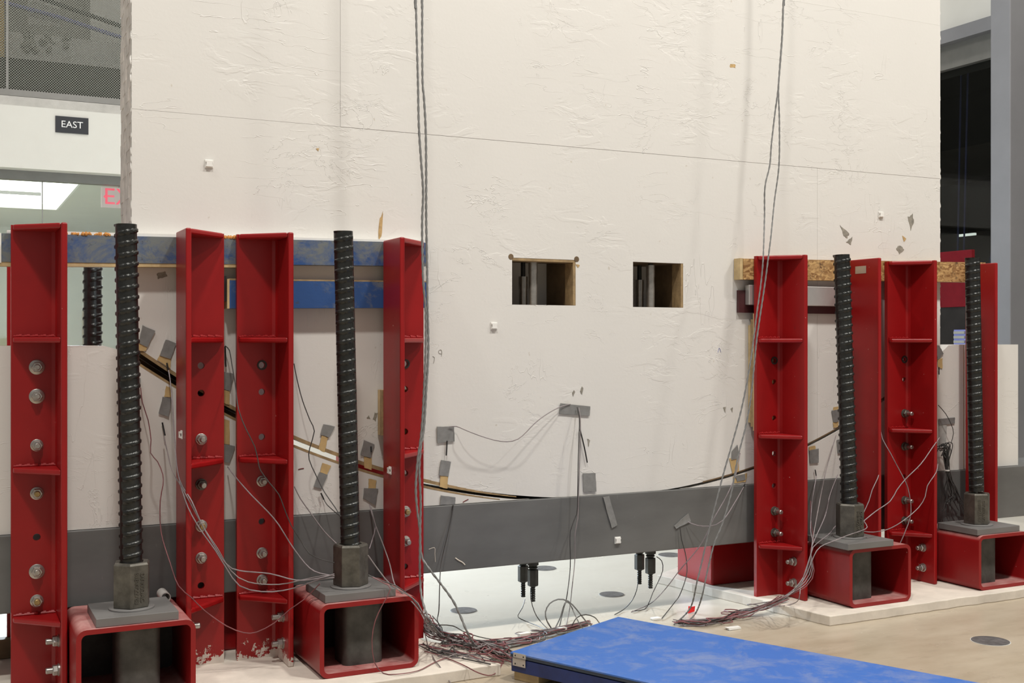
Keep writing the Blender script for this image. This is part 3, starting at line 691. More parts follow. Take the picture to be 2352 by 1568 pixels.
# ------------------------------------------------------------------ red tubes, plates, sleeves, threaded rods with nuts
def rr_poly(x0, x1, z0, z1, r, n=5):
    P = []
    for cx_, cz_, a0 in ((x1 - r, z1 - r, 0), (x0 + r, z1 - r, 90), (x0 + r, z0 + r, 180), (x1 - r, z0 + r, 270)):
        for k in range(n + 1):
            a = math.radians(a0 + 90 * k / n); P.append((cx_ + r * math.cos(a), cz_ + r * math.sin(a)))
    return P
def red_tube(label, x0, x1, y0, y1, z0=0.049, z1=0.339, sleeve=None):
    t = thing('square_tube', ((x0 + x1) / 2, (y0 + y1) / 2, z0), label, 'steel tube', 'short red tubes under the rods')
    wt = 0.018; o_ = rr_poly(x0, x1, z0, z1, 0.036); i_ = rr_poly(x0 + wt, x1 - wt, z0 + wt, z1 - wt, 0.020); n = len(o_)
    vs = [(x, y0, z) for x, z in o_] + [(x, y0, z) for x, z in i_] + [(x, y1, z) for x, z in o_] + [(x, y1, z) for x, z in i_]
    fs = []
    for k in range(n):
        q = (k + 1) % n
        fs += [(k, q, n + q, n + k), (2 * n + q, 2 * n + k, 3 * n + k, 3 * n + q), (k, 2 * n + k, 2 * n + q, q), (n + k, n + q, 3 * n + q, 3 * n + k)]
    MB().add(vs, fs).build('tube_wall', 'red_dusty', t, smooth=True)
    MB().box(x0 + wt, x1 - wt, y1 - .03, y1 - .012, z0 + wt, z1 - wt).build('added_closure', 'dark', t)  # dark plate added to close the tube and blacken its inside
    if sleeve:
        sx0, sx1, sy0, sy1 = sleeve
        MB().prism(rr_poly(sx0, sx1, sy0, sy1, 0.03), 'z', z0 + wt, z1 - wt).build('inner_block', 'sleeve', t, smooth=True)
    return t
red_tube('red open tube under the first threaded rod, cut by the bottom edge', 0.428, 0.846, 4.345, 4.76, sleeve=(0.575, 0.735, 4.42, 4.57))
red_tube('red open tube under the second threaded rod', 1.322, 1.736, 4.350, 4.76, sleeve=(1.445, 1.612, 4.42, 4.57))
red_tube('red open tube under the third threaded rod', 4.020, 4.428, 4.345, 4.76, sleeve=(4.085, 4.250, 4.42, 4.57))
red_tube('red open tube under the fourth threaded rod, at the right edge', 4.918, 5.298, 4.350, 4.76, sleeve=(4.985, 5.140, 4.42, 4.57))
red_tube('red tube on the rear side under the rear threaded rod', 0.432, 0.846, 5.285, 5.69)
for lab, x0, x1, y0, y1 in [('red steel pedestal under the base beam at right', 3.735, 4.52, 5.09, 5.42), ('dark red steel pedestal under the base beam at left', 0.26, 1.66, 4.94, 5.235)]:
    o = MB().box(x0, x1, y0, y1, 0.0485, 0.3175).build('beam_pedestal', 'red', bevel=0.01, origin=((x0 + x1) / 2, (y0 + y1) / 2, 0.0485)); props(o, lab, 'pedestal', 'pedestals under the base beam')
def rod_mesh(flats):
    return ribbed(-1.27, 0.0, 0.0390, 0.0048, 0.0415, flats, 48).mesh('threaded_bar', 'rod', smooth=True)
rods = [('first', 'thick black threaded rod standing at far left, before the wall corner', 0.618, 0.637, 1.806, 0.25, (0.497, 0.787, 4.36, 4.635)),
        ('second', 'thick black threaded rod between the third and fourth posts', 1.463, 1.493, 1.816, -0.32, (1.35, 1.645, 4.37, 4.64)),
        ('third', 'thick black threaded rod right of the leaning cables', 4.101, 4.152, 1.811, -0.31, (4.0, 4.30, 4.335, 4.64)),
        ('fourth', 'thick black threaded rod at the right edge', 5.027, 5.058, 1.825, -0.84, (4.925, 5.245, 4.365, 4.64)),
        ('rear', 'dark threaded rod on the rear side, seen left of the wall edge', 0.617, 0.617, 1.805, 0.9, (0.50, 0.785, 5.41, 5.68))]
hexn = lambda c, z, h, r: MB().lathe((c[0], c[1], z), (0, 0, 1), [(0, r * .97), (.006, r), (h - .006, r), (h, r * .93)], 6, math.radians(12))
for k, (nm, lab, xt, xb, zt, fl, pl) in enumerate(rods):
    Y = 4.49 if nm != 'rear' else 5.54
    o = bpy.data.objects.new('threaded_rod', rod_mesh(fl)); COL.objects.link(o)
    o.location = (xt, Y, zt); ang = math.atan2(xt - xb, zt - 0.54); o.rotation_euler = (0, ang, 0)
    props(o, lab, 'threaded rod', 'threaded anchor rods')
    po = MB().box(pl[0], pl[1], pl[2], pl[3], 0.3395, 0.3715).build('bearing_plate', 'plate', bevel=0.002, origin=((pl[0] + pl[1]) / 2, (pl[2] + pl[3]) / 2, 0.3395))
    props(po, ['square grey steel plate under the first large nut', 'square grey steel plate under the second large nut', 'square grey steel plate under the third large nut', 'square grey steel plate under the fourth large nut', 'square grey steel plate under the rear rod nut'][k], 'steel plate', 'bearing plates')
    cxn = xb + (xb - xt) * 0.06
    t = thing('hex_nut', (cxn, Y, 0.372), ['large hexagonal steel nut on the first threaded rod', 'large hexagonal steel nut on the second threaded rod', 'large hexagonal steel nut on the third threaded rod', 'large hexagonal steel nut on the fourth threaded rod', 'large hexagonal steel nut on the rear threaded rod'][k], 'nut', 'large rod nuts')
    # hexagonal collar with an open bore
    r = 0.071; ph = math.radians((18, 41.6, 5, 33.6, 0)[k]); vs = []; fs = []; n = 6
    prof = [(.0445, .160), (.0475, .170), (r * .93, .170), (r, .162), (r, .006), (r * .97, .004)]
    z0 = 0.3755
    for rr_, h in prof:
        for q in range(n): vs.append((cxn + rr_ * math.cos(ph + q * math.pi / 3), Y + rr_ * math.sin(ph + q * math.pi / 3), z0 + h))
    for a in range(len(prof) - 1):
        for q in range(n): fs.append((a * n + q, a * n + (q + 1) % n, (a + 1) * n + (q + 1) % n, (a + 1) * n + q))
    fs.append(tuple((len(prof) - 1) * n + q for q in range(n)))
    MB().add(vs, fs).build('nut_body', 'nut', t, bevel=0.0025)
    MB().lathe((cxn, Y, 0.3717), (0, 0, 1), [(0, .083), (.005, .083), (.0075, .079)], 36).build('washer', 'plate', t, smooth=True)
    if k in (0, 2, 3):
        # cast lettering on the face turned toward the viewer's right
        a = math.radians((288, 0, 275, 243.6)[k]); ap = r * math.cos(math.pi / 6) + .0006
        for line, off in (('DYWIDAG', 0.011), ('81BW22763', -0.011)):
            me = text_mesh(line, 0.023, 0.0018, 'cast_lettering', 'nut')
            me.transform(Matrix.Rotation(math.radians(-90), 4, 'Z'))
            tang = Vector((-math.sin(a), math.cos(a), 0))
            p = Vector((cxn + ap * math.cos(a), Y + ap * math.sin(a), 0.455)) + tang * off
            text_part('cast_lettering', me, t, p, (math.pi / 2, 0, a + math.pi / 2))
px = (0.792, 4.70, 0.36)
vs = []; fs = []; n = 20
for y in (4.665, 4.758):
    for r_ in (0.020, 0.0165):
        for q in range(n): vs.append((px[0] + r_ * math.cos(2 * math.pi * q / n), y, 0.3595 + r_ * math.sin(2 * math.pi * q / n)))
for q in range(n):
    w_ = (q + 1) % n
    fs += [(q, w_, n + w_, n + q), (2 * n + q, 2 * n + w_, 3 * n + w_, 3 * n + q), (q, w_, 2 * n + w_, 2 * n + q), (n + q, n + w_, 3 * n + w_, 3 * n + q)]
o = MB().add(vs, fs).build('short_pipe', 'concrete_lt', smooth=True, origin=(px[0], 4.70, 0.3395)); props(o, 'short pale pipe lying behind the first steel plate', 'pipe')
# ------------------------------------------------------------------ wooden and metal spacer bars behind the posts
def tilted_bar(x0, x1, zl0, zl1, zr0, zr1, y0, y1):
    return MB().add([(x0, y0, zl0), (x1, y0, zr0), (x1, y1, zr0), (x0, y1, zl0), (x0, y0, zl1), (x1, y0, zr1), (x1, y1, zr1), (x0, y1, zl1)],
                    [(0, 3, 2, 1), (4, 5, 6, 7), (0, 1, 5, 4), (1, 2, 6, 5), (2, 3, 7, 6), (3, 0, 4, 7)])
t = thing('spacer_bar', (1.08, 4.82, 1.7), 'long scuffed blue painted timber bar behind the left post tops', 'timber bar', 'spacer bars')
tilted_bar(0.205, 1.953, 1.672, 1.781, 1.707, 1.812, 4.790, 4.8475).build('bar', 'blue_wood', t)
tilted_bar(0.200, 1.25, 1.656, 1.6715, 1.680, 1.695, 4.792, 4.8475).build('bottom_board', 'paleboard', t)
tilted_bar(0.225, 1.955, 1.7815, 1.795, 1.8125, 1.822, 4.800, 4.8475).build('top_strip', 'white_plastic', t)
MB().box(0.193, 0.2045, 4.790, 4.848, 1.668, 1.782).build('end_cap', 'white_plastic', t)
mb = MB()
for i in range(70):
    x = rnd.choice([rnd.uniform(0.43, 0.60), rnd.uniform(1.03, 1.10)]); r = rnd.uniform(.003, .007)
    z = 1.782 + (x - .2) * .0178
    mb.lathe((x, rnd.uniform(4.792, 4.799), z - .002), (rnd.uniform(-.6, .6), -.1, 1), [(0, r), (r, r * 1.1), (r * 2.2, r * .4)], 5)
mb.build('foam_bead', 'orange', t)['kind'] = 'stuff'
t = thing('spacer_bar', (1.5, 4.82, 1.52), 'shorter blue painted timber bar under the long blue bar', 'timber bar', 'spacer bars')
tilted_bar(1.070, 1.95, 1.506, 1.622, 1.520, 1.634, 4.790, 4.8475).build('bar', 'blue_wood2', t)
tilted_bar(1.068, 1.95, 1.6225, 1.630, 1.6345, 1.640, 4.794, 4.8475).build('bare_top', 'plyedge', t)
MB().box(1.060, 1.0695, 4.788, 4.8475, 1.505, 1.628).build('end_grain', 'paleboard', t)
o = MB().box(1.045, 1.0595, 4.80, 4.8475, 1.535, 1.64).build('black_shim', 'black'); props(o, 'thin black shim at the left end of the shorter blue bar', 'shim')
t = thing('spacer_bar', (4.55, 4.82, 1.70), 'strand board bar behind the right post tops', 'timber bar', 'spacer bars')
tilted_bar(3.715, 5.47, 1.690, 1.798, 1.716, 1.832, 4.790, 4.8475).build('bar', 'osb', t)
MB().box(3.697, 3.7145, 4.795, 4.8475, 1.690, 1.80).build('end_strip', 'paleboard', t)
o = MB().box(3.755, 4.60, 4.795, 4.8300, 1.560, 1.664).build('aluminium_bar', 'alu', bevel=0.003); props(o, 'flat silver aluminium bar under the strand board bar', 'metal bar')
o = MB().box(3.715, 4.62, 4.8305, 4.8480, 1.520, 1.636).build('backing_plate', 'maroon'); props(o, 'dark maroon plate behind the silver aluminium bar', 'plate')
t = thing('plywood_shim', (3.86, 4.82, 0.92), 'thin plywood shim edge left of the fifth post', 'shim', 'plywood shims')
for k in range(3): MB().box(3.788, 3.93, 4.7885 + .02 * k, 4.8065 + .02 * k, 0.905 + .02 * k, 1.515 - .03 * k).build('ply_layer', ['paleboard', 'plyedge', 'paleboard'][k], t)
t = thing('plywood_shim', (1.82, 4.82, 0.94), 'thin plywood shim edge left of the fourth post', 'shim', 'plywood shims')
for k in range(2): MB().box(1.738, 1.90, 4.7885 + .028 * k, 4.8155 + .028 * k, 0.955, 1.155).build('ply_layer', ['plyedge', 'paleboard'][k], t)

# ------------------------------------------------------------------ blue platform in the foreground
a = Vector((2.059, 4.164, 0)); b = Vector((2.765, 4.480, 0)); u = (b - a).normalized(); w = Vector((u.y, -u.x, 0)); LEN = 1.95; WID = (b - a).length
def plat(mb, s0, s1, t0, t1, z0, z1):
    P = [a + u * s0 + w * t0, a + u * s1 + w * t0, a + u * s1 + w * t1, a + u * s0 + w * t1]
    vs = [(p.x, p.y, z0) for p in P] + [(p.x, p.y, z1) for p in P]
    return mb.add(vs, [(0, 3, 2, 1), (4, 5, 6, 7), (0, 1, 5, 4), (1, 2, 6, 5), (2, 3, 7, 6), (3, 0, 4, 7)])
t = thing('hinged_platform', tuple(a + u * WID / 2 + w * LEN / 2 + Vector((0, 0, .037))), 'bright blue hinged platform lying in the foreground on timber bearers', 'platform')
plat(MB(), 0, WID, 0, LEN, 0.1075, 0.1145).build('lid_top', 'lid', t, bevel=0.001)
plat(MB(), 0.001, WID - .001, 0.001, LEN, 0.096, 0.1074).build('lid_edge', 'lid_edge', t)
plat(MB(), 0.003, WID - .003, 0.003, LEN, 0.038, 0.092).build('base_box', 'navy', t, bevel=0.002)
def hinge_pt(t0, t1, z0, z1, s=-0.0025): return plat(MB(), s, s + .003, t0, t1, z0, z1)
hi = hinge_pt(0.018, 0.082, 0.098, 0.116).build('hinge', 'alu', t); hinge_pt(0.014, 0.080, 0.064, 0.0925).build('lower_leaf', 'alu', hi)
p0 = a + w * .016 - u * .003; p1 = a + w * .082 - u * .003
MB().tube([(p0.x, p0.y, .0955), (p1.x, p1.y, .0955)], .003, 8).build('knuckle', 'zinc', hi)
for tt in (0.028, 0.070):
    for zz in (0.106, 0.073):
        q = a + w * tt - u * .0025; MB().lathe((q.x, q.y, zz), tuple(-u), [(0, .0035), (.0012, .003)], 8).build('screw', 'dark', hi)
for k, (lab, t0) in enumerate([('pale timber bearer under the near corner of the blue platform', 0.0), ('pale timber bearer under the middle of the blue platform', 0.85)]):
    o = plat(MB(), 0.02, WID - .02, t0 + .004, t0 + .13, 0.0, 0.037).build('timber_bearer', 'paleboard', bevel=0.002); props(o, lab, 'timber block', 'bearers under the blue platform')
o = MB().box(-0.25, 0.27, 5.22, 5.27, 0.049, 0.13).build('timber_block', 'wood', bevel=0.003); props(o, 'dark timber block at the lower left edge behind the first post', 'timber block')

# ------------------------------------------------------------------ tape patches and crack sensors
def sheet(quad, off=0.0012, crumple=0.0016, n=5, side=0.0006):
    # thin crumpled sheet through four corners (clockwise from top left), lying on a vertical face
    q = [Vector(p) for p in quad]; mb = MB(); vs = []; fs = []
    for layer in (0, 1):
        for j in range(n):
            for i in range(n):
                s, t_ = i / (n - 1), j / (n - 1)
                p = (q[0] * (1 - s) + q[1] * s) * (1 - t_) + (q[3] * (1 - s) + q[2] * s) * t_
                e = (0.25 if 0 < i < n - 1 and 0 < j < n - 1 else 1.0)
                rr_ = random.Random(int((p.x * 7919 + p.z * 104729) * 100))
                vs.append((p.x + rr_.uniform(-.0012, .0012), p.y - off - (crumple * e * rr_.random() if layer == 0 else -off * .6) - (side if layer == 0 else 0), p.z + rr_.uniform(-.0012, .0012)))
    for layer in (0, 1):
        for j in range(n - 1):
            for i in range(n - 1):
                b = layer * n * n + j * n + i; fs.append((b, b + 1, b + n + 1, b + n))
    ring = [i for i in range(n)] + [j * n + n - 1 for j in range(1, n)] + [(n - 1) * n + i for i in range(n - 2, -1, -1)] + [j * n for j in range(n - 2, 0, -1)]
    for k in range(len(ring)):
        x, y = ring[k], ring[(k + 1) % len(ring)]; fs.append((x, y, n * n + y, n * n + x))
    return mb.add(vs, fs)
def sensor(label, parts, leads=()):
    p0 = parts[0][1][0]
    t = thing('gap_sensor', p0, label, 'sensor', 'taped gap sensors')
    for mat, quad in parts:
        sheet(quad, 0.0035 if mat == 'tape' else 0.0012).build({'tape': 'tape_patch', 'film': 'film_patch'}.get(mat, 'backing_strip'), mat, t, smooth=True)
    for pts in leads:
        MB().tube(spline(pts), 0.0032, 6).build('lead_sleeve', 'black', t, smooth=True)
    return t
sensor('taped gap sensor beside the first threaded rod', [('tape', [(0.731, 4.848, 1.434), (0.78, 4.848, 1.411), (0.75, 4.848, 1.346), (0.716, 4.848, 1.361)]), ('tan', [(0.712, 4.848, 1.367), (0.75, 4.848, 1.353), (0.744, 4.848, 1.33), (0.712, 4.848, 1.33)]), ('tape', [(0.712, 4.848, 1.22), (0.724, 4.848, 1.22), (0.722, 4.848, 1.195), (0.712, 4.848, 1.199)])], [[(0.719, 4.84, 1.33), (0.719, 4.84, 1.312)]])
sensor('taped gap sensor left of the second post', [('tape', [(0.822, 4.848, 1.377), (0.865, 4.848, 1.361), (0.841, 4.848, 1.297), (0.799, 4.848, 1.31)]), ('tan', [(0.815, 4.848, 1.347), (0.844, 4.848, 1.301), (0.841, 4.848, 1.258), (0.789, 4.848, 1.294)]), ('tan', [(0.824, 4.848, 1.187), (0.848, 4.848, 1.176), (0.846, 4.848, 1.14), (0.817, 4.848, 1.142)]), ('tape', [(0.81, 4.848, 1.142), (0.846, 4.848, 1.133), (0.834, 4.848, 1.061), (0.794, 4.848, 1.075)])], [[(0.826, 4.84, 1.281), (0.831, 4.838, 1.251)], [(0.808, 4.84, 1.038), (0.813, 4.838, 1.011), (0.817, 4.83, 0.985)]])
sensor('taped gap sensor in the gap between second and third posts', [('tape', [(1.054, 4.848, 1.243), (1.101, 4.848, 1.233), (1.086, 4.848, 1.162), (1.054, 4.848, 1.17)]), ('tan', [(1.054, 4.848, 1.168), (1.084, 4.848, 1.16), (1.083, 4.848, 1.102), (1.054, 4.848, 1.114)]), ('tan', [(1.054, 4.848, 1.046), (1.083, 4.848, 1.036), (1.083, 4.848, 0.936), (1.054, 4.848, 0.942)]), ('tape', [(1.054, 4.848, 0.94), (1.105, 4.848, 0.929), (1.083, 4.848, 0.861), (1.054, 4.848, 0.866)])], [[(1.063, 4.84, 1.349), (1.064, 4.838, 1.303), (1.066, 4.84, 1.263)]])
sensor('taped gap sensor left of the second threaded rod', [('tape', [(1.49, 4.848, 1.009), (1.541, 4.848, 0.997), (1.516, 4.848, 0.951), (1.476, 4.848, 0.964)]), ('tan', [(1.482, 4.848, 0.96), (1.51, 4.848, 0.951), (1.494, 4.848, 0.885), (1.467, 4.848, 0.901)]), ('tan', [(1.486, 4.848, 0.84), (1.523, 4.848, 0.827), (1.506, 4.848, 0.79), (1.474, 4.848, 0.801)]), ('tape', [(1.471, 4.848, 0.801), (1.508, 4.848, 0.788), (1.482, 4.848, 0.728), (1.445, 4.848, 0.74)])], [[(1.476, 4.84, 0.711), (1.483, 4.838, 0.695), (1.488, 4.835, 0.682)]])
sensor('taped gap sensor between the second threaded rod and fourth post', [('tape', [(1.675, 4.848, 0.933), (1.724, 4.848, 0.912), (1.703, 4.848, 0.853), (1.657, 4.848, 0.867)]), ('tan', [(1.675, 4.848, 0.86), (1.71, 4.848, 0.851), (1.71, 4.848, 0.799), (1.675, 4.848, 0.81)]), ('tan', [(1.697, 4.848, 0.761), (1.732, 4.848, 0.751), (1.728, 4.848, 0.715), (1.695, 4.848, 0.718)]), ('tape', [(1.675, 4.848, 0.721), (1.74, 4.848, 0.714), (1.728, 4.848, 0.641), (1.671, 4.848, 0.675)])], [[(1.705, 4.84, 0.904), (1.706, 4.838, 0.879)]])
sensor('taped gap sensor right of the hanging cable pair', [('tape', [(2.023, 4.848, 0.98), (2.107, 4.848, 0.979), (2.11, 4.848, 0.911), (2.025, 4.848, 0.906)]), ('tape', [(2.042, 4.848, 0.828), (2.092, 4.848, 0.818), (2.079, 4.848, 0.751), (2.032, 4.848, 0.759)]), ('tan', [(2.04, 4.848, 0.759), (2.079, 4.848, 0.751), (2.075, 4.848, 0.695), (2.038, 4.848, 0.705)]), ('tape', [(2.042, 4.848, 0.667), (2.114, 4.848, 0.653), (2.112, 4.848, 0.623), (2.038, 4.848, 0.623)])], [[(2.072, 4.842, 0.915), (2.069, 4.84, 0.879), (2.067, 4.84, 0.848)], [(2.099, 4.834, 0.619), (2.095, 4.834, 0.596)]])
sensor('taped sensor with a wide tape piece in the middle of the wall foot', [('tape', [(2.666, 4.848, 1.072), (2.831, 4.848, 1.053), (2.826, 4.848, 1.007), (2.657, 4.848, 1.022)]), ('tape', [(2.789, 4.848, 0.729), (2.86, 4.848, 0.727), (2.865, 4.848, 0.637), (2.794, 4.848, 0.637)])], [[(2.77, 4.84, 0.945), (2.795, 4.838, 0.85), (2.811, 4.84, 0.781)]])
sensor('taped gap sensor left of the fifth post behind the leaning cables', [('tape', [(3.681, 4.848, 0.799), (3.717, 4.848, 0.831), (3.729, 4.848, 0.76), (3.678, 4.848, 0.754)]), ('tan', [(3.667, 4.848, 0.763), (3.726, 4.848, 0.756), (3.729, 4.848, 0.692), (3.687, 4.848, 0.683)]), ('tan', [(3.689, 4.848, 0.667), (3.782, 4.848, 0.68), (3.771, 4.848, 0.635), (3.698, 4.848, 0.633)]), ('tape', [(3.701, 4.848, 0.669), (3.765, 4.848, 0.677), (3.768, 4.848, 0.647), (3.715, 4.848, 0.638)])], [[(3.757, 4.834, 0.626), (3.746, 4.834, 0.606)]])
sensor('taped gap sensor just right of the fifth post', [('tan', [(4.197, 4.848, 0.801), (4.24, 4.848, 0.806), (4.243, 4.848, 0.787), (4.197, 4.848, 0.782)]), ('tape', [(4.197, 4.848, 0.782), (4.261, 4.848, 0.789), (4.261, 4.848, 0.713), (4.203, 4.848, 0.711)])], [[(4.233, 4.84, 0.677), (4.238, 4.836, 0.642)]])
sensor('taped gap sensor left of the third threaded rod', [('tan', [(4.368, 4.848, 1.01), (4.402, 4.848, 1.014), (4.402, 4.848, 0.993), (4.365, 4.848, 0.991)]), ('tape', [(4.353, 4.848, 0.992), (4.402, 4.848, 0.998), (4.402, 4.848, 0.931), (4.368, 4.848, 0.927)]), ('tan', [(4.365, 4.848, 0.929), (4.402, 4.848, 0.933), (4.402, 4.848, 0.902), (4.368, 4.848, 0.898)]), ('tape', [(4.39, 4.848, 0.831), (4.427, 4.848, 0.834), (4.427, 4.848, 0.758), (4.399, 4.848, 0.757)])], [])
sensor('taped gap sensor right of the post between third and fourth rods', [('tape', [(5.129, 4.848, 1.35), (5.156, 4.848, 1.347), (5.191, 4.848, 1.3), (5.146, 4.848, 1.265)]), ('tan', [(5.146, 4.848, 1.265), (5.184, 4.848, 1.274), (5.184, 4.848, 1.214), (5.15, 4.848, 1.219)]), ('tape', [(5.153, 4.848, 0.923), (5.281, 4.848, 0.929), (5.281, 4.848, 0.894), (5.156, 4.848, 0.887)]), ('film', [(5.156, 4.848, 0.887), (5.219, 4.848, 0.891), (5.212, 4.848, 0.755), (5.16, 4.848, 0.752)])], [[(5.151, 4.84, 1.222), (5.151, 4.84, 1.179)]])
TAPES = [
    ('long curling grey tape strip on the base beam', [(2.895, 4.837, 0.609), (2.93, 4.837, 0.614), (2.977, 4.837, 0.467), (2.945, 4.837, 0.453)]),
    ('crumpled silver tape piece on the base beam holding a wire', [(3.314, 4.837, 0.439), (3.399, 4.837, 0.497), (3.415, 4.837, 0.454), (3.325, 4.837, 0.425)]),
]
MOUNTS = [
    ('white cable mount high on the wall at left', (0.998, 4.849, 2.108), 'y'),
    ('white cable mount on the wall between cables and openings', (2.312, 4.849, 1.442), 'y'),
    ('white cable mount high on the wall at right', (4.713, 4.849, 2.08), 'y'),
    ('white cable mount on the grey base beam', (2.98, 4.837, 0.392), 'y'),
    ('white cable mount on the side of the second post', (0.8525, 4.654, 1.0), 'x'),
    ('white cable mount on the side of the fourth post', (1.7415, 4.691, 0.811), 'x'),
]
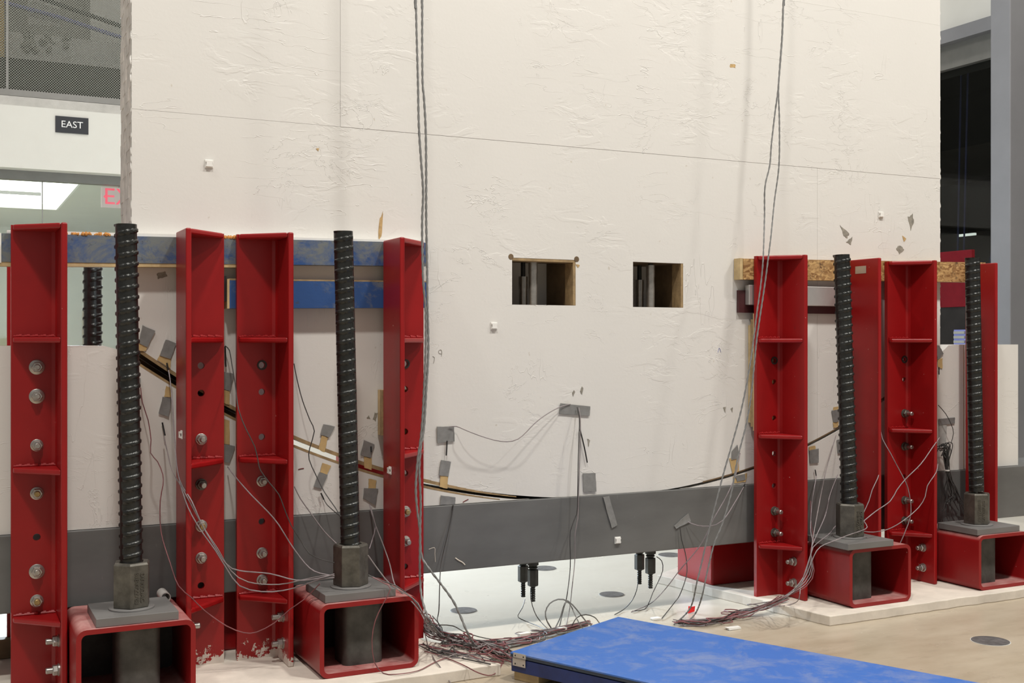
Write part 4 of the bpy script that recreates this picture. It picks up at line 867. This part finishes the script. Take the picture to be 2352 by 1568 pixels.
WIRES = [
    ('left hanging grey cable of the pair before the fourth post', 'cable', 0.0056, 'cable', [(1.754, 4.5, 4.437), (1.777, 4.5, 2.91), (1.783, 4.5, 2.801), (1.787, 4.5, 2.655), (1.793, 4.5, 2.455), (1.797, 4.5, 2.272), (1.807, 4.5, 2.127), (1.816, 4.5, 1.999), (1.812, 4.5, 1.889), (1.812, 4.5, 1.779), (1.816, 4.5, 1.633), (1.828, 4.5, 1.486), (1.828, 4.5, 1.339), (1.82, 4.5, 1.156), (1.809, 4.5, 0.991), (1.791, 4.5, 0.864), (1.783, 4.5, 0.755), (1.789, 4.5, 0.663), (1.801, 4.5, 0.571), (1.801, 4.5, 0.443), (1.803, 4.5, 0.351), (1.796, 4.45, 0.279), (1.811, 4.4, 0.207), (1.996, 4.699, 0.06), (2.06, 4.605, 0.04), (2.143, 4.557, 0.03)]),
    ('right hanging grey cable of the pair before the fourth post', 'cable', 0.0056, 'cable', [(1.797, 4.5, 4.449), (1.809, 4.5, 2.914), (1.812, 4.5, 2.805), (1.812, 4.5, 2.622), (1.814, 4.5, 2.457), (1.82, 4.5, 2.394), (1.828, 4.5, 2.257), (1.83, 4.5, 2.073), (1.83, 4.5, 1.89), (1.834, 4.5, 1.706), (1.836, 4.5, 1.523), (1.84, 4.5, 1.339), (1.83, 4.5, 1.156), (1.82, 4.5, 1.009), (1.805, 4.5, 0.918), (1.799, 4.5, 0.827), (1.805, 4.5, 0.699), (1.803, 4.5, 0.571), (1.809, 4.5, 0.469), (1.83, 4.47, 0.418), (1.871, 4.45, 0.359), (1.917, 4.42, 0.286), (1.944, 4.4, 0.22), (1.969, 4.38, 0.149), (2.058, 4.486, 0.055), (2.088, 4.398, 0.03)]),
    ('left of the two leaning grey cables at right', 'cable', 0.0044, 'cable', [(3.852, 4.6, 4.869), (3.827, 4.6, 3.231), (3.816, 4.6, 3.097), (3.808, 4.6, 2.92), (3.794, 4.6, 2.764), (3.783, 4.6, 2.642), (3.763, 4.6, 2.519), (3.741, 4.6, 2.364), (3.73, 4.6, 2.254), (3.7, 4.6, 2.142), (3.697, 4.6, 1.989), (3.641, 4.54, 1.787), (3.627, 4.54, 1.658), (3.603, 4.54, 1.517), (3.563, 4.54, 1.271), (3.513, 4.54, 1.058), (3.458, 4.54, 0.89), (3.405, 4.54, 0.744), (3.364, 4.54, 0.619), (3.318, 4.54, 0.475), (3.272, 4.54, 0.311), (3.241, 4.54, 0.209), (3.258, 4.6, 0.101), (3.3, 4.715, 0.02), (3.147, 4.592, 0.012)]),
    ('right of the two leaning grey cables at right', 'cable', 0.0044, 'cable', [(3.841, 4.58, 4.856), (3.811, 4.58, 3.223), (3.802, 4.58, 3.09), (3.794, 4.58, 2.913), (3.78, 4.58, 2.758), (3.769, 4.58, 2.637), (3.775, 4.58, 2.473), (3.772, 4.58, 2.254), (3.744, 4.58, 2.077), (3.698, 4.55, 1.898), (3.673, 4.54, 1.788), (3.652, 4.54, 1.658), (3.614, 4.54, 1.453), (3.595, 4.54, 1.335), (3.569, 4.54, 1.121), (3.539, 4.54, 0.972), (3.486, 4.54, 0.803), (3.447, 4.54, 0.635), (3.395, 4.54, 0.491), (3.343, 4.54, 0.389), (3.305, 4.54, 0.266), (3.279, 4.55, 0.141), (3.341, 4.694, 0.02), (3.188, 4.572, 0.012)]),
    ('thin grey wire drooping between two tape pieces in the wall middle', 'wire', 0.0022, 'wire', [(2.081, 4.838, 0.979), (2.113, 4.83, 0.98), (2.134, 4.8, 0.969), (2.204, 4.78, 0.939), (2.314, 4.78, 0.908), (2.404, 4.78, 0.915), (2.501, 4.79, 0.988), (2.582, 4.81, 1.03), (2.666, 4.835, 1.058), (2.717, 4.84, 1.067)]),
    ('dark lead pair running down from the wide tape over the base beam', 'wire', 0.0024, 'wire_dark', [(2.752, 4.835, 1.052), (2.756, 4.82, 1.0), (2.742, 4.8, 0.918), (2.732, 4.79, 0.794), (2.729, 4.79, 0.648), (2.724, 4.79, 0.544), (2.683, 4.78, 0.465), (2.683, 4.78, 0.299), (2.619, 4.7, 0.176), (2.761, 4.99, 0.04), (2.634, 4.799, 0.01)]),
    ('pale lead running down beside the dark pair below the wide tape', 'wire', 0.0022, 'wire', [(2.762, 4.835, 1.049), (2.755, 4.81, 0.99), (2.744, 4.795, 0.834), (2.731, 4.785, 0.648), (2.724, 4.78, 0.524), (2.706, 4.775, 0.454), (2.704, 4.775, 0.319), (2.647, 4.7, 0.214), (2.788, 4.976, 0.04), (2.662, 4.785, 0.01)]),
    ('dark lead wire crossing the base beam right of the cable pair', 'wire', 0.0024, 'wire_dark', [(2.099, 4.833, 0.62), (2.091, 4.83, 0.581), (2.069, 4.82, 0.504), (2.026, 4.8, 0.372), (1.997, 4.75, 0.286), (1.951, 4.65, 0.195), (2.084, 4.985, 0.06), (2.086, 4.935, 0.02)]),
    ('thin wire from the front left hanging bar to the floor', 'wire', 0.0022, 'wire_dark', [(2.517, 4.93, 0.128), (2.488, 4.9, 0.097), (2.445, 4.86, 0.075), (2.524, 4.99, 0.02), (2.552, 4.887, 0.01), (2.557, 4.764, 0.01)]),
    ('thin wire from the rear left hanging bar to the floor', 'wire', 0.0022, 'wire_dark', [(2.548, 4.93, 0.18), (2.533, 4.9, 0.135), (2.543, 4.88, 0.075), (2.591, 4.917, 0.02), (2.56, 4.762, 0.01)]),
    ('thin wire from the rear right hanging bar to the floor', 'wire', 0.0022, 'wire_dark', [(3.251, 5.07, 0.127), (3.196, 5.0, 0.093), (3.138, 4.95, 0.058), (3.111, 4.982, 0.01), (3.012, 4.914, 0.006)]),
    ('thin wire curving right from the front right hanging bar', 'wire', 0.0022, 'wire_dark', [(3.271, 4.93, 0.271), (3.297, 4.92, 0.248), (3.289, 4.9, 0.204), (3.249, 4.88, 0.156), (3.204, 4.86, 0.109), (3.267, 4.996, 0.02), (3.206, 4.943, 0.006), (3.13, 4.938, 0.006)]),
    ('thin wire hanging from the silver tape on the base beam', 'wire', 0.0024, 'wire_dark', [(3.343, 4.825, 0.432), (3.35, 4.82, 0.366), (3.372, 4.82, 0.299), (3.368, 4.8, 0.236), (3.349, 4.78, 0.187), (3.284, 4.74, 0.114), (3.359, 4.902, 0.03), (3.177, 4.741, 0.006)]),
    ('pale wire drooping from the silver tape to the leaning cables', 'wire', 0.0024, 'wire_pale', [(3.391, 4.825, 0.455), (3.427, 4.8, 0.439), (3.478, 4.76, 0.436), (3.53, 4.72, 0.467), (3.634, 4.75, 0.556), (3.746, 4.83, 0.611)]),
    ('pale wire leaning past the red tape flag to the left', 'wire', 0.0024, 'wire_pale', [(3.546, 4.6, 0.817), (3.519, 4.6, 0.71), (3.461, 4.6, 0.606), (3.387, 4.6, 0.504), (3.324, 4.62, 0.378), (3.252, 4.7, 0.242), (3.208, 4.75, 0.151), (3.277, 4.991, 0.02), (3.116, 4.924, 0.006)]),
    ('thin reddish wire curving down right of the first threaded rod', 'wire', 0.0021, 'wire_red', [(0.722, 4.835, 1.182), (0.727, 4.82, 1.121), (0.746, 4.8, 1.051), (0.754, 4.78, 0.973), (0.749, 4.76, 0.923), (0.773, 4.74, 0.889), (0.79, 4.72, 0.838), (0.787, 4.7, 0.797), (0.775, 4.69, 0.738), (0.773, 4.66, 0.622), (0.796, 4.6, 0.511), (0.822, 4.56, 0.423), (0.872, 4.56, 0.372), (0.924, 4.57, 0.314), (1.009, 4.57, 0.245), (1.077, 4.57, 0.211), (1.127, 4.56, 0.21), (1.195, 4.55, 0.241), (1.254, 4.54, 0.29), (1.314, 4.53, 0.329), (1.356, 4.46, 0.4)]),
    ('long pale wire sweeping from the second sensor to the second nut', 'wire', 0.0024, 'wire_pale', [(0.831, 4.83, 1.251), (0.834, 4.8, 1.199), (0.832, 4.74, 1.096), (0.83, 4.68, 0.961), (0.836, 4.62, 0.829), (0.872, 4.56, 0.748), (0.906, 4.55, 0.663), (0.946, 4.54, 0.585), (1.002, 4.54, 0.495), (1.053, 4.54, 0.465), (1.17, 4.52, 0.446), (1.264, 4.48, 0.419), (1.335, 4.42, 0.43), (1.397, 4.4, 0.446)]),
    ('second pale wire sweeping below the first to the second nut', 'wire', 0.0024, 'wire', [(0.81, 4.82, 0.986), (0.812, 4.74, 0.922), (0.815, 4.66, 0.86), (0.838, 4.6, 0.805), (0.872, 4.56, 0.731), (0.92, 4.55, 0.636), (0.968, 4.54, 0.558), (1.019, 4.54, 0.468), (1.085, 4.53, 0.419), (1.205, 4.52, 0.4), (1.297, 4.47, 0.421), (1.353, 4.42, 0.439), (1.397, 4.4, 0.439)]),
    ('lowest pale wire looping under the others to the second nut', 'wire', 0.0024, 'wire_pale', [(0.834, 4.61, 0.821), (0.858, 4.56, 0.724), (0.903, 4.55, 0.637), (0.958, 4.53, 0.552), (1.0, 4.53, 0.48), (1.051, 4.53, 0.407), (1.135, 4.52, 0.378), (1.222, 4.52, 0.374), (1.297, 4.47, 0.4), (1.344, 4.42, 0.426), (1.397, 4.4, 0.432)]),
    ('grey wire looping down beside the third post top gap', 'wire', 0.0022, 'wire_dark', [(1.062, 4.83, 1.35), (1.072, 4.8, 1.331), (1.074, 4.76, 1.268), (1.068, 4.68, 1.199), (1.059, 4.58, 1.098), (1.081, 4.55, 1.022), (1.116, 4.55, 0.951), (1.13, 4.55, 0.89), (1.139, 4.55, 0.855), (1.177, 4.55, 0.801), (1.213, 4.55, 0.755), (1.234, 4.55, 0.701), (1.263, 4.55, 0.629), (1.302, 4.55, 0.565), (1.329, 4.52, 0.514), (1.372, 4.48, 0.491), (1.413, 4.45, 0.481)]),
    ('straight grey wire slanting across the third post', 'wire', 0.0024, 'wire_pale', [(1.071, 4.83, 0.845), (1.081, 4.7, 0.807), (1.109, 4.555, 0.752), (1.169, 4.55, 0.688), (1.213, 4.55, 0.633), (1.257, 4.55, 0.559), (1.299, 4.54, 0.496), (1.327, 4.5, 0.457), (1.356, 4.46, 0.442), (1.407, 4.43, 0.432)]),
    ('dark wire wandering down left of the second threaded rod', 'wire', 0.0022, 'wire_dark', [(1.354, 4.83, 1.274), (1.364, 4.82, 1.208), (1.383, 4.8, 1.116), (1.41, 4.78, 1.032), (1.426, 4.77, 0.986), (1.408, 4.78, 0.911), (1.406, 4.78, 0.865), (1.429, 4.76, 0.801), (1.455, 4.72, 0.73), (1.483, 4.66, 0.671), (1.502, 4.6, 0.614)]),
    ('grey wire slanting across the base beam left of the second rod', 'wire', 0.0024, 'wire', [(1.353, 4.82, 0.748), (1.374, 4.8, 0.697), (1.41, 4.76, 0.635), (1.448, 4.7, 0.567), (1.48, 4.62, 0.522), (1.495, 4.58, 0.495)]),
    ('short dark wire below the second rod sensor', 'wire', 0.002, 'wire_dark', [(1.487, 4.83, 0.683), (1.493, 4.8, 0.662), (1.512, 4.72, 0.634), (1.527, 4.62, 0.61)]),
    ('pale wire from the sensor right of the second rod to its plate', 'wire', 0.0024, 'wire_pale', [(1.693, 4.825, 0.65), (1.695, 4.8, 0.611), (1.697, 4.76, 0.559), (1.661, 4.7, 0.514), (1.62, 4.62, 0.493)]),
    ('grey wire from the sensor slanting toward the fourth post foot', 'wire', 0.0026, 'wire', [(1.698, 4.82, 0.637), (1.697, 4.76, 0.569), (1.696, 4.66, 0.499), (1.689, 4.56, 0.433), (1.677, 4.46, 0.361), (1.699, 4.36, 0.325), (1.735, 4.33, 0.275), (1.768, 4.32, 0.212), (1.959, 4.61, 0.06), (1.963, 4.433, 0.055)]),
    ('bundle wire running from the second nut over the tube edge', 'wire', 0.0026, 'wire', [(1.544, 4.42, 0.505), (1.587, 4.41, 0.441), (1.624, 4.36, 0.385), (1.673, 4.34, 0.355), (1.725, 4.33, 0.311), (1.751, 4.3, 0.244), (1.985, 4.721, 0.06), (2.008, 4.488, 0.055), (2.134, 4.493, 0.02)]),
    ('dark bundle wire from the second nut along the plate', 'wire', 0.0024, 'wire_dark', [(1.539, 4.4, 0.429), (1.594, 4.38, 0.402), (1.639, 4.35, 0.386), (1.701, 4.34, 0.334), (1.74, 4.32, 0.276), (1.982, 4.764, 0.07), (2.042, 4.612, 0.05), (2.184, 4.644, 0.02)]),
    ('reddish wire dropping in front of the second red tube', 'wire', 0.0022, 'wire_red', [(1.546, 4.4, 0.425), (1.591, 4.37, 0.399), (1.613, 4.345, 0.377), (1.574, 4.335, 0.316), (1.545, 4.335, 0.259), (1.531, 4.335, 0.183), (1.541, 4.335, 0.095), (1.573, 4.32, 0.051), (1.608, 4.269, 0.055), (1.706, 4.282, 0.053), (1.816, 4.367, 0.053), (1.947, 4.441, 0.055)]),
    ('pale wire from the slab edge running forward to the bottom', 'wire', 0.0024, 'wire', [(1.751, 4.32, 0.187), (1.869, 4.565, 0.053), (1.826, 4.398, 0.053), (1.808, 4.3, 0.053), (1.824, 4.283, 0.02), (1.813, 4.18, 0.005)]),
    ('red and grey wire curving forward over the left slab', 'wire', 0.0024, 'wire_red', [(1.836, 4.534, 0.055), (1.871, 4.45, 0.053), (1.9, 4.29, 0.053), (1.911, 4.146, 0.053), (1.994, 4.199, 0.02), (2.105, 4.347, 0.004), (2.2, 4.501, 0.01)]),
    ('dark wire arching over the floor left of the tangle', 'wire', 0.0024, 'wire_dark', [(1.759, 4.33, 0.219), (1.833, 4.36, 0.205), (1.909, 4.4, 0.184), (2.112, 4.744, 0.06), (2.184, 4.737, 0.03), (2.279, 4.707, 0.01), (2.382, 4.691, 0.006)]),
    ('large grey cable loop standing behind the blue platform', 'wire', 0.0034, 'cable', [(2.583, 4.778, 0.01), (2.492, 4.66, 0.087), (2.485, 4.66, 0.127), (2.506, 4.66, 0.163), (2.551, 4.66, 0.179), (2.604, 4.66, 0.165), (2.651, 4.66, 0.12), (2.697, 4.66, 0.064), (2.786, 4.752, 0.01)]),
    ('second grey cable loop crossing the first behind the platform', 'wire', 0.003, 'cable', [(2.618, 4.807, 0.01), (2.576, 4.68, 0.093), (2.597, 4.68, 0.152), (2.622, 4.68, 0.149), (2.634, 4.66, 0.112), (2.639, 4.62, 0.069), (2.724, 4.736, 0.01)]),
    ('small dark wire arc at the platform edge', 'wire', 0.0024, 'wire_dark', [(2.684, 4.774, 0.01), (2.639, 4.64, 0.089), (2.686, 4.64, 0.098), (2.721, 4.62, 0.087), (2.842, 4.772, 0.01)]),
    ('pale wire climbing from the third plate along its rod to the right', 'wire', 0.0024, 'wire_pale', [(4.565, 4.7, 0.895), (4.487, 4.6, 0.846), (4.49, 4.55, 0.781), (4.52, 4.54, 0.723), (4.57, 4.54, 0.651), (4.604, 4.54, 0.592), (4.626, 4.54, 0.498), (4.619, 4.54, 0.428), (4.583, 4.55, 0.337), (4.565, 4.56, 0.29)]),
    ('long pale wire slanting from the fourth pair down to the third nut', 'wire', 0.0026, 'wire_pale', [(4.899, 4.6, 0.843), (4.788, 4.55, 0.792), (4.698, 4.54, 0.714), (4.588, 4.54, 0.639), (4.516, 4.53, 0.586), (4.46, 4.52, 0.533), (4.287, 4.45, 0.497), (4.182, 4.42, 0.461)]),
    ('lower pale wire slanting from the fourth pair to the third plate', 'wire', 0.0024, 'wire_pale', [(4.886, 4.6, 0.7), (4.82, 4.55, 0.661), (4.746, 4.54, 0.595), (4.73, 4.54, 0.538), (4.682, 4.54, 0.482), (4.563, 4.53, 0.422), (4.406, 4.48, 0.395), (4.244, 4.42, 0.4), (4.166, 4.4, 0.413)]),
    ('pale wire bending from the fourth-post side behind the third rod', 'wire', 0.0024, 'wire_pale', [(4.468, 4.6, 0.685), (4.408, 4.56, 0.646), (4.353, 4.54, 0.594), (4.322, 4.53, 0.541), (4.271, 4.52, 0.477)]),
    ('looping pale wire across the front of the third plate', 'wire', 0.0024, 'wire_pale', [(4.173, 4.41, 0.463), (4.177, 4.39, 0.435), (4.114, 4.36, 0.427), (4.001, 4.33, 0.418), (3.909, 4.32, 0.401), (3.804, 4.31, 0.379), (3.764, 4.31, 0.34), (3.731, 4.31, 0.28), (3.675, 4.3, 0.214), (3.553, 4.28, 0.157), (3.659, 4.538, 0.052), (3.55, 4.606, 0.006)]),
    ('straight pale wire rising right of the fifth post to the sensor', 'wire', 0.0023, 'wire_pale', [(4.224, 4.82, 0.645), (4.107, 4.72, 0.521), (3.907, 4.5, 0.428), (3.779, 4.34, 0.397), (3.74, 4.32, 0.309), (3.697, 4.31, 0.241), (3.601, 4.29, 0.181), (3.708, 4.583, 0.053), (3.509, 4.587, 0.008), (3.306, 4.559, 0.006)]),
    ('pale wire rising to the sensor left of the third rod', 'wire', 0.0023, 'wire', [(4.361, 4.82, 0.858), (4.202, 4.72, 0.682), (3.958, 4.5, 0.534), (3.776, 4.34, 0.385), (3.748, 4.32, 0.298), (3.702, 4.31, 0.23), (3.585, 4.29, 0.175), (3.654, 4.557, 0.053), (3.464, 4.579, 0.008), (3.301, 4.552, 0.006)]),
    ('short pale wire rising behind the third rod', 'wire', 0.0023, 'wire_pale', [(4.373, 4.82, 0.644), (4.229, 4.72, 0.553), (4.0, 4.5, 0.487), (3.774, 4.34, 0.372), (3.756, 4.32, 0.286), (3.707, 4.31, 0.219), (3.569, 4.29, 0.168), (3.601, 4.531, 0.053), (3.419, 4.572, 0.008), (3.296, 4.545, 0.006)]),
    ('dark-ended wire from behind the third nut', 'wire', 0.0023, 'wire_pale', [(4.407, 4.82, 0.393), (4.262, 4.72, 0.382), (4.029, 4.5, 0.397), (3.771, 4.34, 0.36), (3.764, 4.32, 0.275), (3.713, 4.31, 0.208), (3.554, 4.29, 0.161), (3.549, 4.505, 0.053), (3.374, 4.565, 0.008), (3.291, 4.538, 0.006)]),
    ('reddish wire hugging the edge of the fifth post', 'wire', 0.0023, 'wire_red', [(4.185, 4.82, 0.513), (4.098, 4.72, 0.435), (3.924, 4.5, 0.383), (3.768, 4.34, 0.347), (3.772, 4.32, 0.264), (3.718, 4.31, 0.198), (3.538, 4.29, 0.155), (3.498, 4.48, 0.053), (3.33, 4.557, 0.008), (3.286, 4.531, 0.006)]),
    ('pale wire falling from the strand of leads to the slab front', 'wire', 0.0023, 'wire_pale', [(3.767, 4.32, 0.38), (3.71, 4.31, 0.271), (3.67, 4.3, 0.194), (3.645, 4.28, 0.148), (3.806, 4.534, 0.053), (3.65, 4.528, 0.053), (3.532, 4.565, 0.006)]),
    ('dark wire crossing the open strip right of the fourth-pair post', 'wire', 0.0022, 'wire_dark', [(5.123, 4.82, 1.005), (5.171, 4.81, 0.955), (5.216, 4.81, 0.891), (5.233, 4.81, 0.84), (5.201, 4.8, 0.779), (5.17, 4.79, 0.706)]),
]
# single tape strips
for lab, quad in TAPES:
    o = sheet(quad, 0.003, 0.003).build('tape_strip', 'tape', smooth=True, origin=quad[0]); props(o, lab, 'tape', 'loose tape strips')

# white adhesive cable mounts
for lab, (x, y, z), face in MOUNTS:
    t = thing('cable_mount', (x, y, z), lab, 'cable mount', 'white adhesive cable mounts')
    if face == 'y':
        MB().box(x - .017, x + .017, y - .004, y, z - .017, z + .017).build('pad', 'white_plastic', t, bevel=0.001)
        for s in (-1, 1): MB().box(x - .014, x + .014, y - .012, y - .004, z + s * .009 - .003, z + s * .009 + .003).build('bridge', 'white_plastic', t)
        MB().box(x - .012, x + .012, y - .012, y - .0085, z - .006, z + .006).build('slot_bar', 'white_plastic', t)
    else:
        MB().box(x - .004, x, y - .014, y + .014, z - .017, z + .017).build('pad', 'white_plastic', t, bevel=0.001)
        for s in (-1, 1): MB().box(x - .012, x - .004, y - .012, y + .012, z + s * .009 - .003, z + s * .009 + .003).build('bridge', 'white_plastic', t)
        MB().box(x - .012, x - .0085, y - .010, y + .010, z - .006, z + .006).build('slot_bar', 'white_plastic', t)

# ------------------------------------------------------------------ cables and lead wires
for lab, cat, r, mat, pts in WIRES:
    P = spline(pts, 0.03)
    nm = 'signal_cable' if cat == 'cable' else 'lead_wire'
    if cat == 'cable':
        # twisted pair: two cores wound around one another
        t = thing(nm, tuple(P[0]), lab, 'cable', 'hanging grey cables')
        Q = spline(pts, 0.006); ac = 0.0
        c1, c2 = [], []
        for i, p in enumerate(Q):
            d = (Q[min(i + 1, len(Q) - 1)] - Q[max(i - 1, 0)]).normalized()
            if i: ac += (p - Q[i - 1]).length
            th = ac / 0.07 * 2 * math.pi
            uu = d.cross(Vector((0, 1, 0))).normalized() if abs(d.y) < .95 else d.cross(Vector((1, 0, 0))).normalized(); ww = d.cross(uu)
            off = (uu * math.cos(th) + ww * math.sin(th)) * r * 0.32
            c1.append(p + off); c2.append(p - off)
        MB().tube(c1, r * .68, 6).build('core', mat, t, smooth=True); MB().tube(c2, r * .68, 6).build('core', mat, t, smooth=True)
    else:
        o = MB().tube(P, r, 6).build(nm, mat, smooth=True, origin=tuple(P[0])); props(o, lab, 'wire', 'thin sensor lead wires')

# tangles of wire lying on the floor
def tangle(label, path, n, spread, zmax, seed, z0=0.004, rad=0.003):
    R_ = random.Random(seed); mats = ['wire', 'wire_dark', 'wire_red', 'wire']
    t = thing('wire_tangle', path[0], label, 'wire tangle', 'tangled wires on the floor')
    for mi, mt in enumerate(('wire', 'wire_dark', 'wire_red')):
        mb = MB()
        for i in range(n):
            if (i * 7 + seed) % 3 != mi: continue
            lane = Vector((R_.uniform(-spread, spread) * .6, R_.uniform(-spread, spread) * .6, 0)); pts = []
            for k in range(len(path)):
                pts.append(Vector(path[k]) + lane + Vector((R_.uniform(-spread, spread) * .7, R_.uniform(-spread, spread) * .7, R_.random() * zmax)))
                if k + 1 < len(path) and R_.random() < 0.12:
                    c_ = pts[-1]; rr_ = R_.uniform(.02, .045); a0 = R_.random() * 6
                    pts += [c_ + Vector((rr_ * math.cos(a0 + q * 1.5) - rr_ * math.cos(a0), rr_ * math.sin(a0 + q * 1.5) - rr_ * math.sin(a0), .004 * q)) for q in (1, 2, 3)]
            for p in pts: p.z = max(p.z, z0)
            mb.tube(spline(pts, 0.03), rad * R_.uniform(.8, 1.25), 5)
        o = mb.build('strands', mt, t, smooth=True); o['kind'] = 'stuff'
tangle('tangled heap of grey wires left of the blue platform', [(1.95, 4.867, 0.1), (1.974, 4.796, 0.06), (1.981, 4.662, 0.055), (2.017, 4.555, 0.053), (2.06, 4.467, 0.05), (2.144, 4.472, 0.02), (2.185, 4.364, 0.008)], 26, 0.05, 0.03, 3, rad=0.0026)
tangle('long bunch of grey wires along the far edge of the blue platform', [(2.061, 4.562, 0.05), (2.176, 4.583, 0.02), (2.305, 4.627, 0.01), (2.41, 4.659, 0.01), (2.519, 4.693, 0.01), (2.638, 4.742, 0.01), (2.763, 4.773, 0.01)], 24, 0.032, 0.02, 8, rad=0.0026)
tangle('flat bunch of reddish wires on the floor at right of the platform', [(3.184, 4.62, 0.006), (3.258, 4.564, 0.006), (3.384, 4.559, 0.006), (3.567, 4.628, 0.006), (3.639, 4.581, 0.03), (3.826, 4.608, 0.058)], 24, 0.026, 0.02, 12, rad=0.0024)
tangle('loose wires lying on the left slab before the second tube', [(1.876, 4.632, 0.055), (1.905, 4.532, 0.053), (1.95, 4.448, 0.053), (1.993, 4.367, 0.053), (2.026, 4.267, 0.052)], 8, 0.05, 0.006, 21, rad=0.0024)
# tied black bundle beside the fourth pair of posts
t = thing('wire_bundle', (5.16, 4.8, 0.741), 'tied bundle of black wires hanging on the base beam at right', 'wire bundle')
mb = MB(); R_ = random.Random(5)
for i in range(20):
    a_ = (5.119, 4.8, 0.732); k_ = (5.163, 4.79, 0.632); e_ = (5.211, 4.79, 0.366)
    p = [Vector(a_) + Vector((R_.uniform(-.02, .05), R_.uniform(-.02, .03), R_.uniform(-.03, .05))), Vector(a_) + Vector((R_.uniform(.02, .07), R_.uniform(-.03, .01), R_.uniform(-.02, .06))),
         Vector(k_) + Vector((R_.uniform(-.008, .008), R_.uniform(-.01, .01), 0)), Vector(k_) + (Vector(e_) - Vector(k_)) * .5 + Vector((R_.uniform(-.03, .06), R_.uniform(-.02, .02), 0)),
         Vector(e_) + Vector((R_.uniform(-.08, .13), R_.uniform(-.01, .02), R_.uniform(-.02, .12)))]
    mb.tube(spline(p, .02), .0026, 5)
o = mb.build('strands', 'wire_dark', t, smooth=True); o['kind'] = 'stuff'
k_ = Vector((5.163, 4.79, 0.632)); MB().lathe(k_ - Vector((0, 0, .004)), (0, 0, 1), [(0, .013), (.008, .013)], 12).build('tie', 'white_plastic', t)

# small litter
for lab, p, s, mat in [('small red tape flag on the leaning cable near the floor', (3.385, 4.786, 0.02), (.022, .004, .018), 'red_flag'), ('small red tape flag in the wire tangle by the platform', (2.159, 4.502, 0.03), (.014, .006, .012), 'red_flag'),
                       ('small white foam chip by the right wire tangle', (3.374, 4.431, 0.006), (.04, .02, .006), 'white_plastic'), ('small white chip on the floor behind the platform', (3.15, 4.754, 0.006), (.03, .018, .005), 'white_plastic'),
                       ('small cream foam block in the left wire tangle', (2.385, 4.68, 0.02), (.03, .02, .02), 'slab'), ('small white connector box at the platform edge', (2.6, 4.716, 0.02), (.024, .016, .016), 'white_plastic')]:
    mb = MB(); P = []
    for dz in (-1, 1):
        for dx, dy in ((-1, -1), (1, -1), (1, 1), (-1, 1)):
            P.append((p[0] + dx * s[0] * rnd.uniform(.7, 1), p[1] + dy * s[1] * rnd.uniform(.7, 1), max(0.001, p[2] + dz * s[2] * rnd.uniform(.6, 1))))
    mb.add(P, [(0, 3, 2, 1), (4, 5, 6, 7), (0, 1, 5, 4), (1, 2, 6, 5), (2, 3, 7, 6), (3, 0, 4, 7)])
    o = mb.build('tape_flag' if mat == 'red_flag' else 'debris_chip', mat, origin=(p[0], p[1], 0.0 if mat != 'red_flag' else p[2])); props(o, lab, 'tape flag' if mat == 'red_flag' else 'chip')
